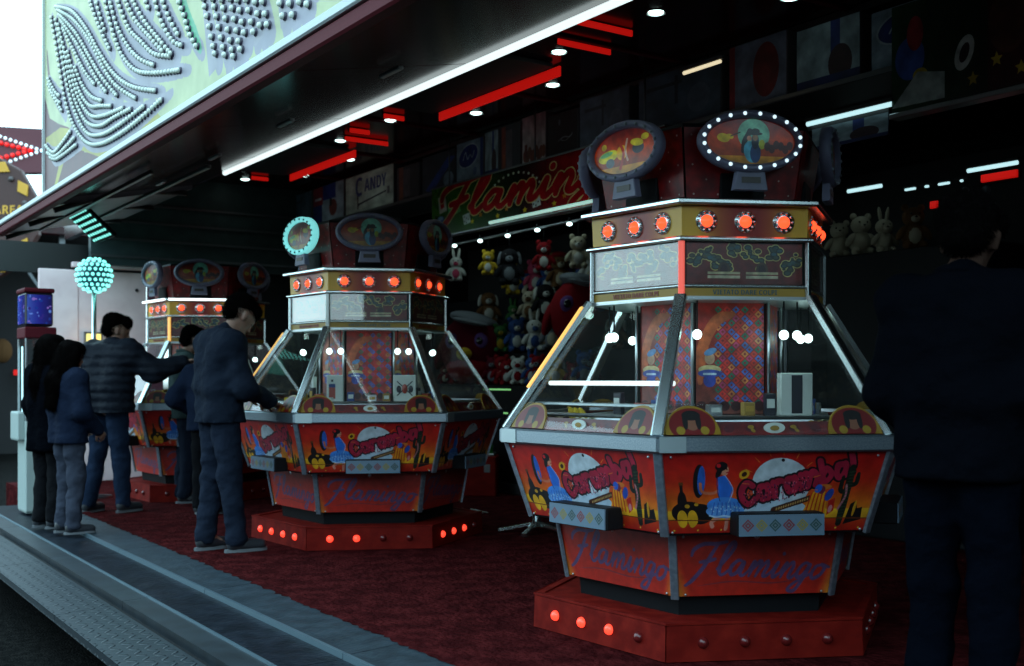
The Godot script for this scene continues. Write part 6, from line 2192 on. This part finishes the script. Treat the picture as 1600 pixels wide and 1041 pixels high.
func floor_things() -> void:
	var s := thing("bar_stool", "chrome swivel stool with a star foot behind the nearest machine", "stool", T(Vector3(-3.0, 0.0, -1.12), 0.3))
	var post := MB.new(true)
	post.lathe(PackedVector2Array([Vector2(0.07, 0.05), Vector2(0.045, 0.075), Vector2(0.03, 0.09), Vector2(0.025, 0.66)]), 16)
	part("column", post.done(), MT.chrome, s)
	for k in 5:
		var a := TAU * k / 5
		part("foot", beam(Vector3(cos(a) * 0.04, 0.065, sin(a) * 0.04), Vector3(cos(a) * 0.29, 0.018, sin(a) * 0.29), 0.04, 0.024, Vector3.UP), MT.chrome, s)
	var seat := MB.new(true)
	seat.lathe(PackedVector2Array([Vector2(0, 0.66), Vector2(0.17, 0.66), Vector2(0.185, 0.69), Vector2(0.17, 0.72), Vector2(0, 0.725)]), 24)
	part("seat", seat.done(), MT.black, s)
	var b := thing("capsule_machine", "small red vending bin with a green dome between two machines", "vending machine", T(Vector3(-5.55, 0, -2.25), 0.9))
	part("cabinet", bx(Vector3(0, 0.2, 0), Vector3(0.34, 0.4, 0.34), 0.012), MT.base_red, b)
	part("collar", bx(Vector3(0, 0.412, 0), Vector3(0.3, 0.022, 0.3), 0.006), MT.steel, b)
	var dm := MB.new(true)
	dm.lathe(PackedVector2Array([Vector2(0.125, 0.424), Vector2(0.125, 0.5), Vector2(0.1, 0.57), Vector2(0.06, 0.605), Vector2(0, 0.617)]), 20)
	part("dome", dm.done(), MT.dome_green, b)
	part("coin_slot", bx(Vector3(0.08, 0.28, 0.172), Vector3(0.06, 0.08, 0.012), 0.003), MT.steel, b)
	var f := thing("step_bin", "pale grey step bin on the carpet behind the middle machine", "bin", T(Vector3(-5.9, 0, -2.2), 0.9))
	part("tub", bx(Vector3(0, 0.24, 0), Vector3(0.26, 0.46, 0.24), 0.02), MT.bin_grey, f)
	part("lid", bx(Vector3(0, 0.485, 0), Vector3(0.27, 0.03, 0.25), 0.01), MT.steel_dark, f)
	part("side_stripe", bx(Vector3(-0.136, 0.24, 0), Vector3(0.01, 0.44, 0.1)), MT.base_red, f)
	# a pale leaflet added in place of a bright glint beside the middle machine
	var lf := MB.new()
	lf.prism(PackedVector3Array([Vector3(-0.11, 0.004, 0.03), Vector3(0.0, 0.02, 0.045), Vector3(0.115, 0.005, 0.0), Vector3(-0.02, 0.022, -0.045)]), PackedVector3Array([Vector3(-0.11, 0.006, 0.03), Vector3(0.0, 0.022, 0.045), Vector3(0.115, 0.007, 0.0), Vector3(-0.02, 0.024, -0.045)]))
	var le := thing("leaflet", "pale folded leaflet added for a bright glint beside the middle machine", "leaflet", T(Vector3(-4.26, 0.0, -1.35), 0.97, Vector3(1.1, 1.6, 1.1)))
	part("sheet", lf.done(), MT.white_plastic, le)
	part("folded_corner", bx(Vector3(-0.1, 0.02, -0.01), Vector3(0.03, 0.02, 0.03)), MT.white_plastic, le)


func left_end() -> void:
	# ball lamp on a pole
	var g := thing("ball_lamp", "round lamp of many teal lit beads on a thin pole", "lamp", T(Vector3(-7.5, 0, 1.03)))
	part("pole", rod(Vector3(0, 0, 0), Vector3(0, 2.05, 0), 0.022, 12), MT.chrome, g)
	var foot := MB.new(true)
	foot.lathe(PackedVector2Array([Vector2(0.17, 0.0), Vector2(0.17, 0.014), Vector2(0.04, 0.03), Vector2(0.022, 0.06)]), 24)
	part("foot", foot.done(), MT.steel_dark, g)
	part("globe", sphere_mesh(), MT.globe_teal, g, Transform3D(Basis.from_scale(Vector3.ONE * 0.165), Vector3(0, 2.19, 0)))
	var bb := MB.new(true)
	for j in 9:
		var la := -1.25 + 2.5 * j / 8.0
		var n := maxi(4, int(20 * cos(la)))
		for k in n:
			var a := TAU * (k + 0.5 * (j % 2)) / n
			bb.ball(Vector3(cos(la) * cos(a), sin(la), cos(la) * sin(a)) * 0.168, Vector3.ONE * 0.0165, 8, 5)
	part("beads", bb.done(), MT.led_teal, g, T(Vector3(0, 2.19, 0)), true)
	bulb_light(Vector3(-7.5, 2.19, 1.03), Color(0.62, 1.0, 0.95), 0.3, 0.15)
	# LED flood lamp under the far end of the awning
	var f := thing("led_panel", "teal glowing panel lamp of bead rows under the far end of the awning", "lamp", Transform3D(Basis(Vector3.RIGHT, -0.75), Vector3(-6.3, 2.52, 1.36)))
	part("housing", bx(Vector3(0, 0.02, 0), Vector3(0.62, 0.03, 0.36), 0.005), MT.black, f)
	var fb := MB.new(true)
	for i in 8:
		for k in 6:
			fb.ball(Vector3(-0.27 + i * 0.077, -0.002, -0.14 + k * 0.056), Vector3(0.0125, 0.006, 0.0135), 8, 5)
	part("beads", fb.done(), MT.led_teal, f, Transform3D(), true)
	tube_light(Vector3(-6.3, 2.36, 1.4), 0.5, 0.2, 0.02, Color(0.4, 1.0, 0.9))
	# prize grabber cabinet at the left edge of the stage
	var c := thing("crane_game", "tall pale prize cabinet with a blue screen at the far left of the stage", "arcade machine", T(Vector3(-6.6, 0, 1.74), 0.0, Vector3(0.66, 0.97, 0.5)))
	part("base", bx(Vector3(0, 0.42, 0), Vector3(0.52, 0.84, 0.5), 0.02), MT.cabinet_pale, c)
	part("ledge", bx(Vector3(-0.05, 0.78, 0.3), Vector3(0.5, 0.26, 0.12), 0.015), MT.cabinet_pale, c)
	part("back_board", bx(Vector3(0, 1.2, -0.23), Vector3(0.5, 0.76, 0.03)), MT.ink_blue, c)
	for s in [-1.0, 1.0]:
		part("side_pane", bx(Vector3(s * 0.245, 1.2, 0), Vector3(0.006, 0.72, 0.44)), MT.glass, c)
		part("post", bx(Vector3(s * 0.245, 1.2, 0.235), Vector3(0.03, 0.74, 0.03), 0.004), MT.steel, c)
	part("light_tube", rod(Vector3(-0.14, 0.9, 0.2), Vector3(-0.14, 1.5, 0.2), 0.014, 10), MT.tube_blue, c)
	part("red_band", bx(Vector3(0, 1.62, 0.0), Vector3(0.54, 0.1, 0.52), 0.01), MT.trim_maroon, c)
	part("screen", bx(Vector3(0, 1.83, 0.02), Vector3(0.5, 0.3, 0.46), 0.02), MT.ink_dark, c)
	part("screen_face", face_slab(-0.22, 1.7, 0.22, 1.96, 0.256, 0.006), MT.screen_print, c)
	part("screen_side", face_slab(-0.2, 1.7, 0.2, 1.96, 0.256, 0.006), MT.screen_print, c, Transform3D(Basis(Vector3.UP, PI / 2), Vector3(0, 0, 0.02)))
	part("cap", bx(Vector3(0, 2.0, 0.02), Vector3(0.54, 0.04, 0.5), 0.012), MT.trim_maroon, c)
	# a lit yellow notice on the wall behind
	var y := thing("notice", "small glowing yellow notice on the pale end wall", "sign", T(Vector3(-9.2, 1.6, 0.62), PI / 2))
	part("panel", bx(Vector3(0, 0, 0), Vector3(0.16, 0.16, 0.03), 0.006), MT.led_yellow, y)
	part("backing", bx(Vector3(0, 0, -0.026), Vector3(0.2, 0.2, 0.02), 0.004), MT.steel_dark, y)
	bulb_light(Vector3(-9.1, 1.6, 0.62), Color(1.0, 0.86, 0.6), 0.05, 0.1)  # light added at the notice to brighten the pale end wall
	# the neighbouring stall beyond, in the dark
	var n := thing("neighbour_stall", "dark neighbouring stall beyond the left end with a few small lights", "stall", T(Vector3(-19, -0.35, 3.2), 0.0, Vector3(1, 1.22, 1.2)))
	part("rear_wall", bx(Vector3(-1.6, 1.7, 0), Vector3(0.2, 3.4, 9.0)), MT.dark_wall, n)
	part("counter", bx(Vector3(0.6, 0.5, 0.5), Vector3(0.7, 1.0, 6.0), 0.02), MT.black, n)
	part("roof", bx(Vector3(-0.2, 3.45, 0), Vector3(3.6, 0.14, 9.2), 0.02), MT.maroon, n)
	for z in [-3.4, -1.0, 1.4, 3.8]:
		part("post", bx(Vector3(1.3, 1.7, z), Vector3(0.09, 3.4, 0.09), 0.006), MT.steel_dark, n)
	part("slanted_stay", beam(Vector3(1.35, 3.3, -2.6), Vector3(1.35, 1.2, -4.0), 0.05, 0.05, Vector3(1, 0, 0)), MT.steel_dark, n)
	for i in 16:
		var key: String = ["led_yellow", "tube_dull", "led_red", "screen_blue"][i % 4]
		part("light", bx(Vector3(-1.46, 0.9 + 0.15 * ((i * 7) % 11), -4.0 + 0.42 * i), Vector3(0.02, 0.05 + 0.02 * (i % 3), 0.06), 0.004), MT[key], n)
	for i in 10:
		part("prize", sphere_mesh(), MT[["plush_grey", "plush_maroon", "plush_brown", "plush_blue", "plush_violet"][i % 5]], n, Transform3D(Basis.from_scale(Vector3(0.16, 0.2, 0.16)), Vector3(-1.1, 1.0 + 0.35 * (i % 4), -4.0 + 0.55 * i)))
	# orange painted road edge near the far left corner of the stage
	# the AREA sign of a ride: a brown round plate with yellow diamonds
	var a := thing("ride_sign", "brown round edged ride sign with yellow diamonds along its rim", "sign", Transform3D(Basis(Vector3.UP, 0.97), Vector3(-15.87, 3.78, 0.87)))
	var pts := PackedVector2Array()
	for k in 12:
		pts.append(Vector2(cos(TAU * (k + 0.5) / 12), sin(TAU * (k + 0.5) / 12)) * 1.08)
	part("plate", slab(pts, -0.12, 0.0, 0.02), MT.ride_brown, a)
	for k in 24:
		var t := TAU * k / 24
		var R := Transform3D(Basis(Vector3.BACK, t), Vector3(cos(t), sin(t), 0) * 0.93)
		if k % 2 == 0:
			part("diamond", slab(PackedVector2Array([Vector2(0.1, 0), Vector2(0, 0.15), Vector2(-0.1, 0), Vector2(0, -0.15)]), 0.002, 0.03, 0.008), MT.ride_yellow, a, R)
		else:
			part("knob", sphere_mesh(), MT.ride_knob, a, Transform3D(Basis.from_scale(Vector3(0.045, 0.045, 0.04)), Vector3(cos(t), sin(t), 0) * 0.87 + Vector3(0, 0, 0.02)))
	part("lettering", words("AREA", 0.14), MT.ride_yellow, a, T(Vector3(0.57, 0.12, 0.006)))
	part("mast", bx(Vector3(0, -2.4, -0.2), Vector3(0.2, 4.4, 0.14), 0.01), MT.steel_dark, a)
	# the arm of a ride behind it, with a chevron of bulbs
	var arm := thing("fairground_ride", "maroon ride arm with a red arrow outlined in white bulbs against the sky", "fairground ride", Transform3D(Basis(Vector3.UP, 0.97), Vector3(-22.9, 6.3, -1.2)))
	var bp := PackedVector2Array([Vector2(-3.6, -0.55), Vector2(1.4, -0.5), Vector2(1.4, 0.42), Vector2(-3.6, 0.72)])
	part("beam", slab(bp, -0.25, 0.0, 0.02), MT.ride_maroon, arm)
	for j in 2:
		var key2: String = "led_red" if j == 1 else "bulb_blue"
		for s in [-1.0, 1.0]:
			var n2 := 9 - j
			for k in n2:
				var f2 := float(k) / n2
				var tip := 0.42 - j * 0.26
				part("bulb", sphere_mesh(), MT[key2], arm, Transform3D(Basis.from_scale(Vector3.ONE * (0.033 if j == 0 else 0.05)), Vector3(tip - f2 * 1.05, s * f2 * (0.36 - 0.09 * j) - 0.02, 0.03)))
	part("pivot", rod(Vector3(-2.8, 0, -0.3), Vector3(-2.8, -6.3, -0.3), 0.3, 16), MT.ride_maroon, arm)
	var lampm := MB.new(true)
	lampm.ball(Vector3.ZERO, Vector3(0.12, 0.06, 0.06), 10, 6)
	part("end_lamp", lampm.done(), MT.bulb_white, arm, T(Vector3(-0.75, 0.66, 0.04)))


func people() -> void:
	# the man at the middle machine, in profile, looking down at his hands
	person("man in dark navy jacket and jeans bending his head over the middle machine", Vector3(-3.45, 0, 1.2), Vector2(-0.1, -1), 1.76, {"cell": 0.0145, "chest": Vector3(0, 1.33, 0.0), "neck": Vector3(0, 1.475, 0.06), "head": Vector3(0, 1.59, 0.15), "nod": 0.7,
		"armL": [Vector3(0.25, 1.12, 0.02), Vector3(0.13, 1.045, 0.25)], "armR": [Vector3(-0.25, 1.1, 0.06), Vector3(-0.14, 1.01, 0.30)], "palmL": Vector3(0, -1, 0.2), "palmR": Vector3(0, -1, 0.2), "thumbL": -1.0, "thumbR": 1.0,
		"legL": [Vector3(0.1, 0.5, 0.0), Vector3(0.11, 0.085, -0.04)], "legR": [Vector3(-0.1, 0.5, 0.03), Vector3(-0.11, 0.085, 0.08)], "jacket": "jacket_navy", "trousers": "denim_dark", "bulk": 0.026, "hem": 0.87, "fold": 0.018, "leg_fold": 0.02})
	# the man with the quilted jacket, back to us, one arm stretched to the far machine
	person("man in black quilted jacket and blue jeans, arm stretched towards the far machine", Vector3(-6.1, 0, 1.25), Vector2(-0.55, -0.83), 1.74, {"cell": 0.017, "turn": -0.75, "chest": Vector3(0, 1.33, 0.03), "neck": Vector3(0, 1.47, 0.06), "head": Vector3(0, 1.6, 0.1), "nod": 0.25, "wide": 1.12,
		"armR": [Vector3(-0.36, 1.24, 0.15), Vector3(-0.54, 1.32, 0.32)], "armL": [Vector3(0.28, 1.12, 0.08), Vector3(0.24, 0.98, 0.28)], "palmR": Vector3(0, -1, 0), "thumbR": 1.0, "legL": [Vector3(0.12, 0.5, 0.0), Vector3(0.17, 0.085, -0.05)], "legR": [Vector3(-0.09, 0.5, 0.05), Vector3(-0.1, 0.085, 0.08)],
		"jacket": "jacket_quilt", "trousers": "denim_blue", "bulk": 0.042, "hem": 0.88, "quilt": 0.014, "fold": 0.01})
	person("girl with long black hair in dark blue jacket and grey jeans at the stage edge", Vector3(-4.95, 0, 1.84), Vector2(-0.25, -0.97), 1.44, {"cell": 0.016, "long_hair": true, "head": Vector3(-0.0, 1.63, 0.03), "bulk": 0.034, "hem": 0.83, "jacket": "jacket_blue", "trousers": "denim_grey", "turn": 0.1, "nod": 0.15,
		"armL": [Vector3(0.26, 1.12, 0.02), Vector3(0.2, 0.98, 0.2)], "armR": [Vector3(-0.26, 1.12, 0.0), Vector3(-0.2, 0.95, 0.18)], "leg_fold": 0.022})
	person("dark haired person in black close behind the girl in the blue jacket", Vector3(-5.38, 0, 1.9), Vector2(-0.4, -0.9), 1.5, {"cell": 0.019, "long_hair": true, "bulk": 0.03, "hem": 0.7, "jacket": "jacket_black", "trousers": "trousers_black"})
	person("dark haired person in a teal grey top at the far machine, face in profile", Vector3(-6.55, 0, 0.45), Vector2(0.1, -1), 1.66, {"cell": 0.02, "bulk": 0.02, "jacket": "shirt_teal", "trousers": "denim_dark", "nod": 0.3, "head": Vector3(0, 1.61, 0.1), "armR": [Vector3(-0.24, 1.12, 0.1), Vector3(-0.14, 1.0, 0.3)], "armL": [Vector3(0.24, 1.12, 0.1), Vector3(0.14, 1.0, 0.3)]})
	person("person in a blue jacket almost hidden behind the man at the middle machine", Vector3(-5.55, 0, 0.55), Vector2(-0.75, -0.6), 1.5, {"cell": 0.02, "bulk": 0.035, "jacket": "jacket_blue", "trousers": "trousers_black", "armR": [Vector3(-0.3, 1.15, 0.0), Vector3(-0.18, 1.0, 0.24)], "armL": [Vector3(0.36, 1.16, 0.0), Vector3(0.2, 1.0, 0.22)], "nod": 0.4, "head": Vector3(0, 1.58, 0.12)})
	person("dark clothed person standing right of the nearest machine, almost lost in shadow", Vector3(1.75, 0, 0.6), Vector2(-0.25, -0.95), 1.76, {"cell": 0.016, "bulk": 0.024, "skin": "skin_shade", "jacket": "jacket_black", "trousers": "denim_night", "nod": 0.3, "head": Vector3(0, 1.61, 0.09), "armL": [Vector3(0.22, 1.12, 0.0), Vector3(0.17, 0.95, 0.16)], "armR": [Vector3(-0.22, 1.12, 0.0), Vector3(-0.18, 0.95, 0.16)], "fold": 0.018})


func across_the_street() -> void:
	# added closed stalls, unseen behind the camera: they block sky light and darken reflections
	for i in [2, 3, 4]:
		var g := thing("added_stall", "unseen dark stall added across the lane to block sky light", "stall", T(Vector3(-16 + i * 6.6, -0.35, 11.5), PI), "unseen stalls added across the lane")
		part("body", bx(Vector3(0, 1.9, 0), Vector3(6.2, 3.8, 3.0), 0.03), MT.grey_panel, g)
		part("roof", bx(Vector3(0, 3.95, 0.3), Vector3(6.5, 0.3, 3.8), 0.05), MT.maroon, g)
		part("shutter", bx(Vector3(0, 1.7, 1.52), Vector3(5.4, 2.2, 0.05), 0.01), MT.teal_dark, g)
	for i in 2:  # added blocks, out of view, that darken reflections on the right
		var e := thing("added_block", ["unseen dark block added across the right end of the lane to darken reflections", "unseen dark block added beside the arcade to darken its right side"][i], "building", T([Vector3(19, -0.35, 5), Vector3(13, -0.35, -3)][i], [-PI / 2, 0.0][i]))
		part("body", bx(Vector3(0, 2.6, 0), Vector3(10.0, 5.2, 4.0), 0.04), MT.grey_panel, e)
		part("roof", bx(Vector3(0, 5.35, 0), Vector3(10.4, 0.3, 4.4), 0.06), MT.maroon, e)
		part("shutter", bx(Vector3(0, 1.6, 2.03), Vector3(7.0, 2.6, 0.05), 0.01), MT.teal_dark, e)
